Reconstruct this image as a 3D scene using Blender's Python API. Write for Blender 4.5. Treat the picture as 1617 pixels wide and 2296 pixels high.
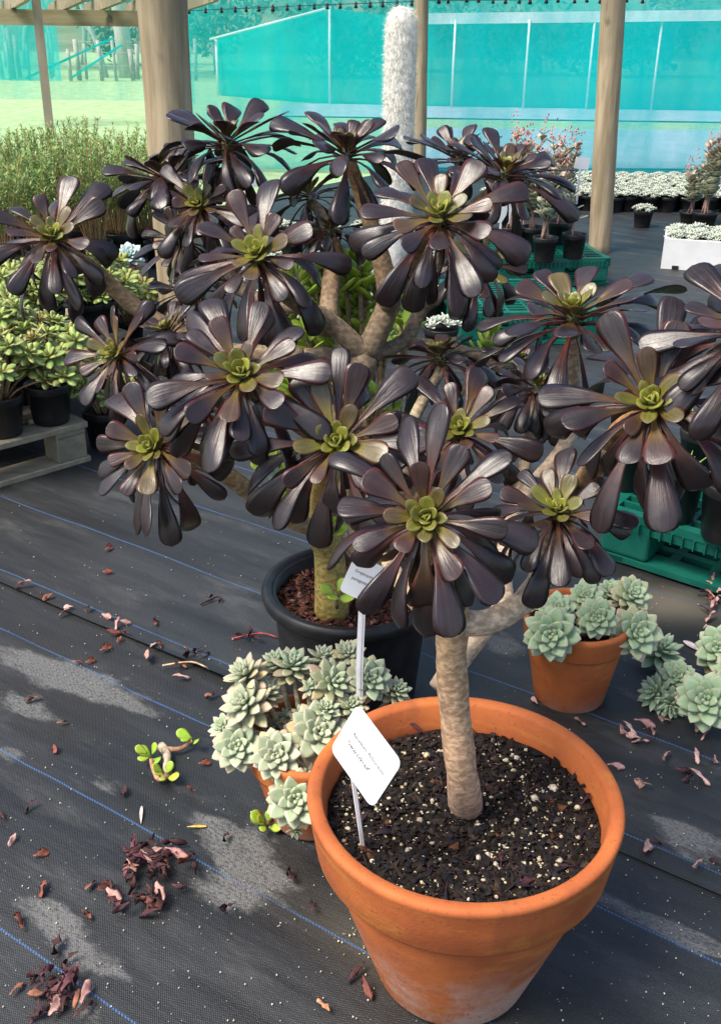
import bpy, math, random
import numpy as np
from mathutils import Vector, Matrix
for o in list(bpy.data.objects): bpy.data.objects.remove(o)
S = bpy.context.scene; C = S.collection
random.seed(7); R = random.Random(11)
V = Vector
# ------------------------------------------------------------------ camera
F, PW, PH = 2300.0, 1617.0, 2296.0            # focal length and frame in picture units
CH = 1.318; PITCH = math.radians(26); ROLL = math.radians(0.8)
_f = V((0, math.cos(PITCH), -math.sin(PITCH))); _r0 = V((1, 0, 0)); _u0 = V((0, math.sin(PITCH), math.cos(PITCH)))
CR = _r0*math.cos(ROLL) + _u0*math.sin(ROLL); CU = _u0*math.cos(ROLL) - _r0*math.sin(ROLL); CAM = V((0, 0, CH))
cd = bpy.data.cameras.new('camera'); cam = bpy.data.objects.new('camera', cd); C.objects.link(cam)
cd.sensor_fit = 'VERTICAL'; cd.sensor_height = 24; cd.lens = 24*F/PH; cd.clip_start = 0.02; cd.clip_end = 2000
M3 = Matrix((CR, CU, -_f)).transposed(); M4 = M3.to_4x4(); M4.translation = CAM; cam.matrix_world = M4
S.camera = cam
# ------------------------------------------------------------------ sky, sun, exposure
SUN = V((-0.52, -0.28, 0.92)).normalized()
el = math.asin(SUN.z); az = math.atan2(SUN.x, SUN.y)
w = bpy.data.worlds.new('World'); S.world = w; w.use_nodes = True
nt = w.node_tree; bg = nt.nodes['Background']; sk = nt.nodes.new('ShaderNodeTexSky')
sk.sky_type = 'NISHITA'; sk.sun_disc = False; sk.sun_elevation = el; sk.sun_rotation = az; sk.dust_density = 2.5
nt.links.new(sk.outputs[0], bg.inputs[0]); bg.inputs[1].default_value = 0.12
sl = bpy.data.lights.new('sun', 'SUN'); sl.energy = 2.8; sl.angle = math.radians(28); sl.color = (1, 0.925, 0.81)
so = bpy.data.objects.new('sun', sl); C.objects.link(so); so.rotation_euler = SUN.to_track_quat('Z', 'Y').to_euler()
vs = S.view_settings; vs.view_transform = 'Standard'; vs.look = 'None'; vs.gamma = 1; vs.use_curve_mapping = False
vs.exposure = 1.1
S.render.engine = 'CYCLES'
cy = S.cycles; cy.max_bounces = 6; cy.diffuse_bounces = 3; cy.glossy_bounces = 2; cy.transmission_bounces = 2; cy.transparent_max_bounces = 8
# ------------------------------------------------------------------ pixel helpers
def ray(x, y): return _f + (x-PW/2)/F*CR + (PH/2-y)/F*CU
def P(x, y, t): return CAM + t*ray(x, y)
def PY(x, y, Y): d = ray(x, y); return CAM + (Y/d.y)*d
def G(x, y, z=0.0): d = ray(x, y); return CAM + ((z-CH)/d.z)*d
def NV(x, y, n):                               # a direction given as (right, up, towards the viewer) at a point
    c = -ray(x, y).normalized(); u = (CU - c*CU.dot(c)).normalized(); r = u.cross(c)
    return (r*n[0] + u*n[1] + c*n[2]).normalized()
# ------------------------------------------------------------------ object helpers
def tag(o, label=None, cat=None, group=None, kind=None):
    if label: o['label'] = label
    if cat: o['category'] = cat
    if group: o['group'] = group
    if kind: o['kind'] = kind
    return o
def empty(name, loc, label, cat, group=None, rz=0):
    o = bpy.data.objects.new(name, None); C.objects.link(o); o.location = loc; o.rotation_euler.z = rz; o.empty_display_size = .05
    return tag(o, label, cat, group)
def link(name, me, parent=None, loc=(0, 0, 0), kind=None):
    o = bpy.data.objects.new(name, me); C.objects.link(o); o.location = loc
    if parent: o.parent = parent
    if kind: o['kind'] = kind
    return o
def copy_tree(o, parent=None):
    c = o.copy(); C.objects.link(c); c.parent = parent
    for ch in list(o.children): copy_tree(ch, c)
    return c
class MB:
    def __init__(s): s.v = []; s.f = []; s.c = []
    def add(s, vs, fs, col=(1, 1, 1)):
        n = len(s.v); s.v += [tuple(v) for v in vs]; s.f += [tuple(i+n for i in f) for f in fs]
        s.c += list(col) if isinstance(col, list) else [col]*len(vs)
    def box(s, c, d, ax=None, col=(1, 1, 1)):  # centre, half sizes, axes
        ax = ax or (V((1, 0, 0)), V((0, 1, 0)), V((0, 0, 1))); c = V(c)
        vs = [c + ax[0]*d[0]*i + ax[1]*d[1]*j + ax[2]*d[2]*k for k in (-1, 1) for j in (-1, 1) for i in (-1, 1)]
        s.add(vs, [(0, 2, 3, 1), (4, 5, 7, 6), (0, 1, 5, 4), (2, 6, 7, 3), (0, 4, 6, 2), (1, 3, 7, 5)], col)
    def tube(s, pts, rad, n=10, col=(1, 1, 1), rough=0.0, cap=True, colf=None):
        pts = [V(p) for p in pts]; m = len(pts); t0 = (pts[1]-pts[0]).normalized()
        up = t0.cross(V((0.3, 0.9, 0.2))).normalized(); vs = []; cs = []
        for k, p in enumerate(pts):
            t = (pts[min(k+1, m-1)] - pts[max(k-1, 0)]).normalized(); up = (up - t*up.dot(t)).normalized(); b = t.cross(up)
            r = rad[k] if isinstance(rad, (list, tuple)) else rad
            for j in range(n):
                a = 2*math.pi*j/n; q = r*(1+rough*R.uniform(-1, 1))
                vs.append(p + up*math.cos(a)*q + b*math.sin(a)*q); cs.append(colf(k/(m-1)) if colf else col)
        fs = [(k*n+j, k*n+(j+1) % n, (k+1)*n+(j+1) % n, (k+1)*n+j) for k in range(m-1) for j in range(n)]
        if cap: fs += [tuple(range(n-1, -1, -1)), tuple((m-1)*n+j for j in range(n))]
        s.add(vs, fs, cs)
    def lathe(s, prof, n=48, c=(0, 0, 0), col=(1, 1, 1), close=False):
        vs = [(c[0]+r*math.cos(2*math.pi*j/n), c[1]+r*math.sin(2*math.pi*j/n), c[2]+z) for r, z in prof for j in range(n)]
        m = len(prof); fs = [(k*n+j, k*n+(j+1) % n, ((k+1) % m)*n+(j+1) % n, ((k+1) % m)*n+j) for k in range(m if close else m-1) for j in range(n)]
        s.add(vs, fs, col)
    def mesh(s, name, mat, smooth=True, org=None):
        me = bpy.data.meshes.new(name); vs = s.v
        if org is not None: vs = [(a-org[0], b-org[1], c-org[2]) for a, b, c in vs]
        me.from_pydata(vs, [], s.f)
        at = me.color_attributes.new('Col', 'FLOAT_COLOR', 'POINT')
        at.data.foreach_set('color', np.array([(c[0], c[1], c[2], 1) for c in s.c], dtype=np.float32).ravel())
        if any(len(c) > 3 for c in s.c):       # position along / across the leaf, for grain that follows it
            at = me.color_attributes.new('Par', 'FLOAT_COLOR', 'POINT'); at.data.foreach_set('color', np.array([(*c[3:6], 1) if len(c) > 3 else (0, 0, 0, 1) for c in s.c], dtype=np.float32).ravel())
        if smooth: me.polygons.foreach_set('use_smooth', [True]*len(me.polygons))
        me.materials.append(mat); me.update(); return me
    def build(s, name, mat, parent=None, smooth=True, org=None, loc=(0, 0, 0), kind=None):
        return link(name, s.mesh(name, mat, smooth, org), parent, loc, kind)
def spline(pts, k=5):
    pts = [V(p) for p in pts]
    if len(pts) < 3: return [pts[0].lerp(pts[-1], i/k) for i in range(k+1)]
    q = [2*pts[0]-pts[1]] + pts + [2*pts[-1]-pts[-2]]; out = []
    for i in range(1, len(q)-2):
        a, b, c, d = q[i-1:i+3]
        for j in range(k):
            t = j/k; out.append(0.5*((2*b)+(c-a)*t+(2*a-5*b+4*c-d)*t*t+(3*b-a-3*c+d)*t**3))
    return out + [pts[-1]]
def interp(vals, n): return list(np.interp(np.linspace(0, len(vals)-1, n), range(len(vals)), vals))
def sm(a, b, x): x = min(1, max(0, (x-a)/(b-a))); return x*x*(3-2*x)
def mix(a, b, t): return tuple(p+(q-p)*t for p, q in zip(a, b))
# ------------------------------------------------------------------ materials
def nodes(name):
    m = bpy.data.materials.new(name); m.use_nodes = True; t = m.node_tree; b = t.nodes['Principled BSDF']
    def N(kind, **kw):
        n = t.nodes.new('ShaderNode'+kind)
        for k, v in kw.items(): setattr(n, k, v)
        return n
    return m, t, b, N, t.links.new
def setin(n, **kw):
    for k, v in kw.items(): n.inputs[k.replace('_', ' ')].default_value = v
def mixc(N, L, fac, a, b, blend='MIX'):
    n = N('Mix', data_type='RGBA', blend_type=blend)
    for i, x in ((0, fac), (6, a), (7, b)):
        if isinstance(x, (int, float)): n.inputs[i].default_value = x
        elif isinstance(x, tuple): n.inputs[i].default_value = (*x, 1)
        else: L(x, n.inputs[i])
    return n.outputs[2]
def noise(N, L, co, scale, detail=4, rough=.55, mp=None):
    n = N('TexNoise'); setin(n, Scale=scale, Detail=detail, Roughness=rough)
    if mp: mpn = N('Mapping'); mpn.inputs['Scale'].default_value = mp; L(co, mpn.inputs[0]); co = mpn.outputs[0]
    L(co, n.inputs['Vector']); return n.outputs[0]
def ramp(N, L, x, a, b):
    n = N('MapRange', interpolation_type='SMOOTHSTEP'); n.inputs[1].default_value = a; n.inputs[2].default_value = b; L(x, n.inputs[0]); return n.outputs[0]
def bump(N, L, b, h, strength, dist=.002):
    n = N('Bump'); setin(n, Strength=strength, Distance=dist); L(h, n.inputs['Height']); L(n.outputs[0], b.inputs['Normal'])
def vcol(name, rough=.5, spec=.5, vary=.25, nscale=60, bstr=.15, bdist=.0015, trans=0.0, coat=0.0, mp=None, sheen=0):
    m, t, b, N, L = nodes(name); a = N('Attribute', attribute_name='Col'); g = N('TexCoord'); ns = noise(N, L, g.outputs['Object'], nscale, mp=mp)
    c = mixc(N, L, ramp(N, L, ns, .35, .7), tuple([1-vary]*3), tuple([1+vary]*3)); c = mixc(N, L, 1.0, a.outputs['Color'], c, 'MULTIPLY')
    L(c, b.inputs['Base Color']); setin(b, Roughness=rough); b.inputs['Specular IOR Level'].default_value = spec
    b.inputs['Coat Weight'].default_value = coat; b.inputs['Coat Roughness'].default_value = .3
    if sheen: b.inputs['Sheen Weight'].default_value = sheen; b.inputs['Sheen Roughness'].default_value = .4
    if bstr: bump(N, L, b, ns, bstr, bdist)
    if trans:
        tr = N('BsdfTranslucent'); L(c, tr.inputs[0]); mx = N('MixShader'); mx.inputs[0].default_value = trans
        L(b.outputs[0], mx.inputs[1]); L(tr.outputs[0], mx.inputs[2]); L(mx.outputs[0], t.nodes['Material Output'].inputs[0])
    return m
def plain(name, c1, c2, rough=.6, nscale=8, bstr=.2, bdist=.002, mp=None, spec=.4):
    m, t, b, N, L = nodes(name); g = N('TexCoord'); ns = noise(N, L, g.outputs['Object'], nscale, 6, .6, mp)
    L(mixc(N, L, ramp(N, L, ns, .3, .7), c1, c2), b.inputs['Base Color']); setin(b, Roughness=rough); b.inputs['Specular IOR Level'].default_value = spec
    if bstr: bump(N, L, b, ns, bstr, bdist)
    return m
M = {}
def darkleaf():
    m, t, b, N, L = nodes('dark_leaf'); a = N('Attribute', attribute_name='Col'); p = N('Attribute', attribute_name='Par'); sp = N('SeparateColor'); L(p.outputs['Color'], sp.inputs[0]); cb = N('CombineXYZ')
    for i, (o, k) in enumerate(((0, .9), (1, 1.7), (2, 7.0))):
        q = N('Math', operation='MULTIPLY'); q.inputs[1].default_value = k; L(sp.outputs[o], q.inputs[0]); L(q.outputs[0], cb.inputs[i])
    st = noise(N, L, cb.outputs[0], 1.7, 5, .6); g = N('TexCoord'); fi = noise(N, L, g.outputs['Object'], 60, 4, .6)
    c = mixc(N, L, ramp(N, L, st, .3, .72), (.82, .80, .80), (1.2, 1.17, 1.17)); c = mixc(N, L, 1.0, a.outputs['Color'], c, 'MULTIPLY'); L(c, b.inputs['Base Color'])
    ro = N('MapRange'); ro.inputs[1].default_value = .3; ro.inputs[2].default_value = .7; ro.inputs[3].default_value = .25; ro.inputs[4].default_value = .42; L(fi, ro.inputs[0]); L(ro.outputs[0], b.inputs['Roughness'])
    b.inputs['Specular IOR Level'].default_value = .55; h = N('Math', operation='MULTIPLY_ADD'); L(fi, h.inputs[0]); h.inputs[1].default_value = .25; L(st, h.inputs[2]); bump(N, L, b, h.outputs[0], .26, .004); return m
M['aeonium'] = darkleaf()
M['ghost'] = vcol('pale_leaf', rough=.55, spec=.35, vary=.06, nscale=50, bstr=.08, trans=.08)
M['leaf'] = vcol('green_leaf', rough=.42, spec=.45, vary=.15, nscale=30, bstr=.1, trans=.15)
M['stem'] = vcol('bark', rough=.75, spec=.3, vary=.36, nscale=95, bstr=.6, bdist=.0025, mp=(1, 1, 1.45))
M['dead'] = vcol('dry_leaf', rough=.75, spec=.25, vary=.3, nscale=80, bstr=.4, trans=.1)
M['chips'] = vcol('chips', rough=.85, spec=.2, vary=.35, nscale=150, bstr=.5)
M['soil'] = plain('soil', (.007, .005, .004), (.022, .015, .011), .95, 140, 1.0, .006, spec=.15)
M['redsoil'] = plain('bark_soil', (.02, .01, .007), (.07, .028, .018), .95, 120, 1.0, .006, spec=.15)
M['blackpot'] = plain('black_plastic', (.008, .008, .009), (.02, .02, .021), .42, 25, .12, .001)
M['white'] = plain('white_plastic', (.70, .70, .71), (.76, .76, .76), .4, 20, 0)
M['ink'] = plain('ink', (.12, .12, .13), (.2, .2, .2), .6, 20, 0)
M['foam'] = plain('foam', (.60, .61, .60), (.70, .70, .69), .8, 9, .15)
M['greenplastic'] = plain('green_plastic', (.002, .088, .062), (.01, .135, .095), .38, 14, .08)
M['hair'] = vcol('white_hair', rough=.7, vary=.2, nscale=40, bstr=0, trans=.25)
def wood(name, c1, c2, c3, mp, cracks=False):
    m, t, b, N, L = nodes(name); g = N('TexCoord'); co = g.outputs['Object']
    a = noise(N, L, co, 5, 8, .65, mp); k = noise(N, L, co, 1.6, 3, .5); c = mixc(N, L, ramp(N, L, a, .3, .7), c1, c2); c = mixc(N, L, ramp(N, L, k, .42, .7), c, c3); kn = noise(N, L, co, 5.5, 2, .5, (1, 1, .8)); c = mixc(N, L, ramp(N, L, kn, .66, .76), c, tuple(v*.45 for v in c3))
    if cracks: cr = noise(N, L, co, 4, 3, .5, (9, 9, .5)); c = mixc(N, L, ramp(N, L, cr, .66, .74), c, (.07, .055, .035))
    L(c, b.inputs['Base Color']); setin(b, Roughness=.8); b.inputs['Specular IOR Level'].default_value = .25; bump(N, L, b, a, .5, .004); return m
M['post'] = wood('round_post_wood', (.44, .35, .23), (.24, .185, .11), (.19, .16, .105), (5, 5, .45), True)
M['beam'] = wood('beam_wood', (.30, .25, .15), (.19, .155, .09), (.15, .13, .085), (.4, 4, 4))
M['plank'] = wood('plank_wood', (.34, .29, .2), (.2, .17, .115), (.17, .16, .11), (.6, 6, 6))
M['pole'] = wood('pole_wood', (.36, .29, .22), (.25, .2, .15), (.2, .17, .13), (4, 4, .5))
def terracotta(name, z0, z1):
    m, t, b, N, L = nodes(name); g = N('TexCoord'); co = g.outputs['Object']
    a = noise(N, L, co, 7, 6, .6); f = noise(N, L, co, 160, 3, .6); s = noise(N, L, co, 9, 6, .62, (1, 1, 4)); c = mixc(N, L, ramp(N, L, a, .3, .72), (.48, .135, .036), (.31, .076, .024))
    c = mixc(N, L, ramp(N, L, s, .52, .75), c, (.48, .18, .036)); d = noise(N, L, co, 6.5, 8, .68)
    sx = N('SeparateXYZ'); L(co, sx.inputs[0]); zz = ramp(N, L, sx.outputs[2], z1, z0); e = N('Math', operation='MULTIPLY'); L(ramp(N, L, d, .41, .60), e.inputs[0]); L(zz, e.inputs[1])
    e2 = N('Math', operation='MULTIPLY'); L(e.outputs[0], e2.inputs[0]); e2.inputs[1].default_value = .75
    c = mixc(N, L, e2.outputs[0], c, (.55, .40, .33)); c = mixc(N, L, ramp(N, L, f, .60, .72), c, (.26, .07, .026)); dr = noise(N, L, co, 13, 5, .6, (1, 1, .12)); c = mixc(N, L, ramp(N, L, dr, .56, .8), c, (.30, .085, .03))
    L(c, b.inputs['Base Color']); setin(b, Roughness=.72); b.inputs['Specular IOR Level'].default_value = .3
    h = N('Math', operation='ADD'); L(f, h.inputs[0]); L(a, h.inputs[1]); bump(N, L, b, h.outputs[0], .25, .002); return m
M['terra'] = terracotta('terracotta', 0.03, .22); M['terra2'] = terracotta('terracotta_small', -.05, .06)
def weedmat(name, c0):
    m, t, b, N, L = nodes(name); g = N('TexCoord'); co = g.outputs['Object']; sx = N('SeparateXYZ'); L(co, sx.inputs[0]); X, Y = sx.outputs[0], sx.outputs[1]
    def ma(op, a, k):
        n = N('Math', operation=op)
        for i, q in enumerate((a, k)):
            if q is None: continue
            if isinstance(q, (int, float)): n.inputs[i].default_value = q
            else: L(q, n.inputs[i])
        return n.outputs[0]
    at = N('Attribute', attribute_name='Col'); sc = N('SeparateColor'); L(at.outputs['Color'], sc.inputs[0])
    wob = ma('MULTIPLY', ma('SUBTRACT', noise(N, L, co, 3, 2, .5), .5), .02)
    yy = ma('ADD', Y, wob); fr = ma('FRACT', ma('ADD', ma('DIVIDE', ma('SUBTRACT', yy, c0), .29), .5), None)
    ds = ma('MULTIPLY', ma('ABSOLUTE', ma('SUBTRACT', fr, .5), None), .29); line = ma('LESS_THAN', ds, .0019)
    dash = ramp(N, L, ma('SINE', ma('ADD', ma('MULTIPLY', X, 1000.), ma('MULTIPLY', yy, 900.)), None), -.9, .2)
    fade = ramp(N, L, noise(N, L, co, 2.2, 4, .6), .3, .5)
    line = ma('MULTIPLY', ma('MULTIPLY', line, dash), fade)
    st = noise(N, L, co, 2.6, 8, .68, (.35, 3.2, 1)); fine = noise(N, L, co, 330, 2, .5, (.5, 1, 1)); big = noise(N, L, co, 1.5, 5, .6)
    c = mixc(N, L, ramp(N, L, st, .3, .75), (.008, .009, .010), (.030, .032, .034)); c = mixc(N, L, ramp(N, L, big, .5, .8), c, (.022, .019, .015))
    wv = ma('MULTIPLY', ma('SINE', ma('MULTIPLY', X, 1500.), None), ma('SINE', ma('MULTIPLY', yy, 1500.), None))
    edge = noise(N, L, co, 9, 9, .74, (.55, 1.5, 1)); d = ma('ADD', ma('MINIMUM', sc.outputs[0], .9), ma('MULTIPLY', ma('SUBTRACT', edge, .5), 2.3)); d = ma('MULTIPLY', ramp(N, L, d, .42, .85), ramp(N, L, ma('ADD', fine, ma('MULTIPLY', wv, .1)), .2, .62))
    gd = ma('MULTIPLY', ramp(N, L, noise(N, L, co, 5, 8, .7, (.5, 1.6, 1)), .5, .8), .36); d = ma('MAXIMUM', ma('MULTIPLY', d, .8), gd)
    c = mixc(N, L, d, c, (.15, .15, .145)); c = mixc(N, L, sc.outputs[2], c, (.20, .17, .12)); c = mixc(N, L, line, c, (.045, .115, .27)); L(c, b.inputs['Base Color'])
    ro = ma('SUBTRACT', .52, ma('MULTIPLY', sc.outputs[1], .27)); ro = ma('ADD', ro, ma('MULTIPLY', ma('SUBTRACT', st, .5), .22)); ro = ma('ADD', ro, ma('MULTIPLY', d, .3)); L(ro, b.inputs['Roughness'])
    b.inputs['Specular IOR Level'].default_value = .5
    h = ma('ADD', ma('MULTIPLY', fine, .25), ma('ADD', ma('MULTIPLY', wv, .12), ma('MULTIPLY', st, 1.4))); bump(N, L, b, h, .45, .006); return m
M['matA'] = weedmat('weed_mat_front', .96); M['matB'] = weedmat('weed_mat_back', 1.43)
def net(name, col, clear, fold=.38):
    m, t, b, N, L = nodes(name); g = N('TexCoord'); co = g.outputs['Object']; a = noise(N, L, co, 1.3, 6, .65, (2.4, 1, .8)); fi = noise(N, L, co, 220, 1, .5)
    df = N('BsdfDiffuse'); tl = N('BsdfTranslucent'); tp = N('BsdfTransparent'); df.inputs[0].default_value = (*col, 1); tl.inputs[0].default_value = (*col, 1)
    m1 = N('MixShader'); m1.inputs[0].default_value = .5; L(df.outputs[0], m1.inputs[1]); L(tl.outputs[0], m1.inputs[2])
    mr = N('MapRange'); mr.inputs[1].default_value = .3; mr.inputs[2].default_value = .7; mr.inputs[3].default_value = clear+fold*.5; mr.inputs[4].default_value = clear-fold*.5
    L(a, mr.inputs[0]); ad = N('Math', operation='ADD'); L(mr.outputs[0], ad.inputs[0]); mu = N('Math', operation='MULTIPLY_ADD'); L(fi, mu.inputs[0]); mu.inputs[1].default_value = .3; mu.inputs[2].default_value = -.15; L(mu.outputs[0], ad.inputs[1])
    m2 = N('MixShader'); L(ad.outputs[0], m2.inputs[0]); L(m1.outputs[0], m2.inputs[1]); L(tp.outputs[0], m2.inputs[2]); L(m2.outputs[0], t.nodes['Material Output'].inputs[0]); return m
M['net'] = net('shade_net', (.01, .60, .58), .36); M['netfar'] = net('shade_net_far', (.005, .54, .51), .13, .22); M['netpale'] = net('shade_net_pale', (.04, .60, .55), .68)
M['grass'] = plain('lawn', (.24, .37, .17), (.36, .48, .26), .9, 6, .6, .03, spec=.2)
M['hill'] = plain('hillside', (.10, .13, .06), (.22, .22, .13), .95, .25, .3, .5, spec=.1)
M['whitewood'] = plain('pale_bark', (.62, .58, .53), (.42, .38, .33), .8, 5, .4, .01, (1, 1, .3))
M['fencepost'] = plain('fence_wood', (.45, .42, .37), (.32, .29, .25), .85, 9, .3)
M['pipe'] = plain('white_pipe', (.80, .81, .81), (.72, .74, .74), .45, 9, 0)
# ================================================================== SETTING
def sheet(name, mat, x0, x1, y0, y1, nx, ny, zf, rz=0, colf=None, z=0, xs=None, ys=None):
    mb = MB(); xs = xs or list(np.linspace(x0, x1, nx)); ys = ys or list(np.linspace(y0, y1, ny)); nx, ny = len(xs), len(ys)
    vs = [(x, y, z+zf(x, y)) for y in ys for x in xs]; fs = [(j*nx+i, j*nx+i+1, (j+1)*nx+i+1, (j+1)*nx+i) for j in range(ny-1) for i in range(nx-1)]
    mb.add(vs, fs, [colf(x, y) for x, y, q in vs] if colf else (0, 0, 0)); o = mb.build(name, mat); o.rotation_euler.z = rz; o['kind'] = 'structure'; return o
sheet('ground', M['grass'], -400, 400, -60, 700, 9, 9, lambda x, y: 0, z=-.03)
AR = math.radians(-33.3); ca, sa = math.cos(AR), math.sin(AR)
def toloc(p): return (p[0]*ca + p[1]*sa, -p[0]*sa + p[1]*ca)
# dry dust, damp areas and spilled sand on the mats (picture position, half-length along / across the weave in metres, amount)
DUST = [(90, 1500, .16, .045, 1), (215, 1530, .12, .05, 1), (60, 1580, .10, .035, .9), (245, 1765, .07, .018, 1), (540, 1880, .06, .07, 1), (480, 1850, .07, .025, .9), (575, 1960, .07, .045, 1.1), (500, 2000, .08, .03, .8),
        (110, 2050, .09, .025, .9), (180, 2140, .08, .03, 1), (170, 2235, .05, .025, .9), (265, 2165, .05, .02, .7), (1530, 1870, .10, .022, 1), (1570, 1925, .1, .02, 1), (1480, 2080, .14, .02, 1.1), (1580, 2110, .08, .02, .9), (1400, 1560, .05, .05, .5), (1130, 1450, .08, .06, .9), (20, 1690, .06, .03, .8), (330, 1590, .08, .03, .6), (1420, 1980, .08, .012, .8)]
DUST = [(*toloc(G(x, y)), a, b, k) for x, y, a, b, k in DUST]
SAND = [(*toloc(G(1500, 1350)), .11, .06, .8), (*toloc(G(1440, 1370)), .08, .05, .6), (*toloc(G(1530, 1590)), .07, .03, .5), (*toloc(G(900, 2150)), .2, .06, .25)]
WET = [(*toloc(G(330, 1700)), .5, .28, .7), (*toloc(G(700, 2150)), .35, .2, .8), (*toloc(G(1500, 2200)), .3, .15, .5), (*toloc(G(1500, 1750)), .3, .12, .7), (*toloc(G(420, 1450)), .2, .07, .6)]
def mcol(x, y):
    f = lambda Q: sum(k*math.exp(-((x-u)/a)**2-((y-v)/b)**2) for u, v, a, b, k in Q)
    return (f(DUST), min(1, f(WET)), min(.8, f(SAND)))
fx = [-14, -8, -5, -3.4] + list(np.linspace(-2.6, 1.4, 134)) + [2, 3, 5, 8, 14]
sheet('weed_mat_front', M['matA'], 0, 0, 0, 0, 0, 0, lambda x, y: .0018*math.sin(x*3+y*7)+.001*math.sin(x*11-y*5), AR, mcol, 0, fx, [-12, -6, -3, -1, 0] + list(np.linspace(.3, 1.55, 55)))
def zb(x, y):
    e = max(0, 1-(y-1.385-.012*math.sin(x*5))/.03)
    return .0015*math.sin(x*3.3+y*5)+.001*math.sin(x*9-y*4)+.008*e*max(0, math.sin(x*4.1+.6))
def colb(x, y): return mcol(x, y)
fy = [1.385, 1.392, 1.40, 1.415, 1.44] + list(np.linspace(1.47, 3.6, 70)) + [4, 5, 6, 7.5, 9, 11, 12.4]
sheet('weed_mat_back', M['matB'], 0, 0, 0, 0, 0, 0, zb, AR, colb, .006, [-5.2, -4.4, -3.8, -3.2] + fx[4:-5] + [2, 3, 5, 8], fy)
M['yard'] = plain('pale_yard', (.28, .34, .42), (.36, .42, .50), .7, 3, .2, .01)
sheet('yard', M['yard'], 1.2, 12, 9.98, 13.6, 12, 6, lambda x, y: 0, math.radians(4), None, .016)
sheet('yard_strip', M['yard'], -1.3, 14, 15.4, 17.6, 12, 4, lambda x, y: 0, 0, None, -.01)
# hillside beyond the lawn
def hz(x, y): k = sm(34, 90, y); return k*(11+3*math.sin(x*.05)+1.5*math.sin(x*.13+2)) + .3*k*math.sin(x*.9+y*.4)
sheet('hill', M['hill'], -120, 130, 32, 130, 70, 30, hz, 0, None, -.2)
# ================================================================== POSTS, BEAM, NETS, FAR THINGS
def post(name, x0, y0, x1, Y, rad, z0, z1, label, mat):
    a = PY(x0, y0, Y)                             # axis from two points on it, at the post's own distance
    ax = (PY(x1, y0+300, Y)-a); ax = ax/ax.z; base = a + ax*(z0-a.z); top = a + ax*(z1-a.z)
    n = 24; mb = MB(); pts = [base.lerp(top, i/n)-base for i in range(n+1)]
    ph = R.uniform(0, 6); rr = [rad*(1+.012*math.sin(i*.9+ph)+.01*R.uniform(-1, 1)) for i in range(n+1)]
    mb.tube(pts, rr, 28, rough=.008); o = mb.build(name, mat, loc=base); tag(o, label, 'post', 'round timber posts'); return o
post('timber_post', 364, 0, 383, 4.2, .091, -.05, 2.75, 'thick round timber post rising behind the black aeonium beside the green bushes', M['post'])
post('timber_post', 1375, 0, 1358, 6.42, .068, -.05, 2.3, 'round timber post standing on the weed mat beside the small potted kalanchoe', M['post'])
post('timber_post', 945, 0, 941, 9.7, .060, -.05, 2.0, 'slim round timber post behind the white hairy cactus', M['post'])
def pole():
    a = PY(82, 0, 9.0); b = PY(114, 300, 9.0); ax = (b-a)/(b-a).z; base = a+ax*(0-a.z); top = a+ax*(1.62-a.z)
    mb = MB(); A = (top-base).normalized(); X = V((1, .25, 0)).normalized(); X = (X-A*X.dot(A)).normalized(); mb.box((top-base)/2, (.034, .028, (top-base).length/2), (X, A.cross(X), A))
    tag(mb.build('timber_pole', M['pole'], smooth=False, loc=base), 'thin square timber pole propping the low beam', 'pole')
pole()
def beam():
    y = 9.25; x0 = PY(-60, 20, y).x; x1 = PY(395, 20, y).x; zt = PY(100, 21, y).z; zb_ = PY(100, 57, y).z
    root = empty('timber_beam', ((x0+x1)/2, y, zb_), 'weathered horizontal timber beam carrying short rafters behind the thick post', 'beam'); hw = (x1-x0)/2; h = (zt-zb_)/2
    mb = MB(); mb.box((0, 0, h), (hw, .025, h)); mb.build('beam', M['beam'], root, smooth=False)
    for i, (px, ang) in enumerate(((30, .5), (150, .5), (235, .5), (330, .5), (430, .5))):
        mb = MB(); A = V((math.sin(ang), -math.cos(ang), .10)).normalized(); X = A.cross(V((0, 0, 1))).normalized()
        mb.box((PY(px, 10, y).x-(x0+x1)/2, 0, 2*h+.045+.004*i), (.022, .55, .044), (X, A, X.cross(A))); mb.build('rafter', M['plank'], root, smooth=False)
    mb = MB(); mb.box((0, .2, 2*h+.125), (hw, .03, .022)); mb.build('batten', M['plank'], root, smooth=False)
beam()
def netsheet(name, mat, pts, nz, label, group=None, wave=.05, seed=1):
    rr = random.Random(seed); mb = MB(); nx = len(pts); ph = [rr.uniform(0, 6) for _ in range(4)]; o = V(pts[0][0])
    vs = []
    for k in range(nz+1):
        for i, (b, t) in enumerate(pts):
            p = V(b).lerp(V(t), k/nz); s = math.sin(math.pi*min(1, k/nz*.9+.05)); wv = wave*s*(math.sin(i*.7+ph[0])+.5*math.sin(i*1.9+ph[1]+k*.3)); vs.append(p+V((0, wv, 0))-o)
    mb.add(vs, [(k*nx+i, k*nx+i+1, (k+1)*nx+i+1, (k+1)*nx+i) for k in range(nz) for i in range(nx-1)])
    ob = mb.build(name, mat, loc=o); tag(ob, label, 'net', group); return ob
YN = 9.9
xs = np.linspace(-1.72, 8.6, 60)
nn = netsheet('shade_net', M['net'], [((x, YN, .0), (x, YN, 1.95)) for x in xs], 14, 'teal shade net hung across the open side behind the pots', wave=.04)
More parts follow.
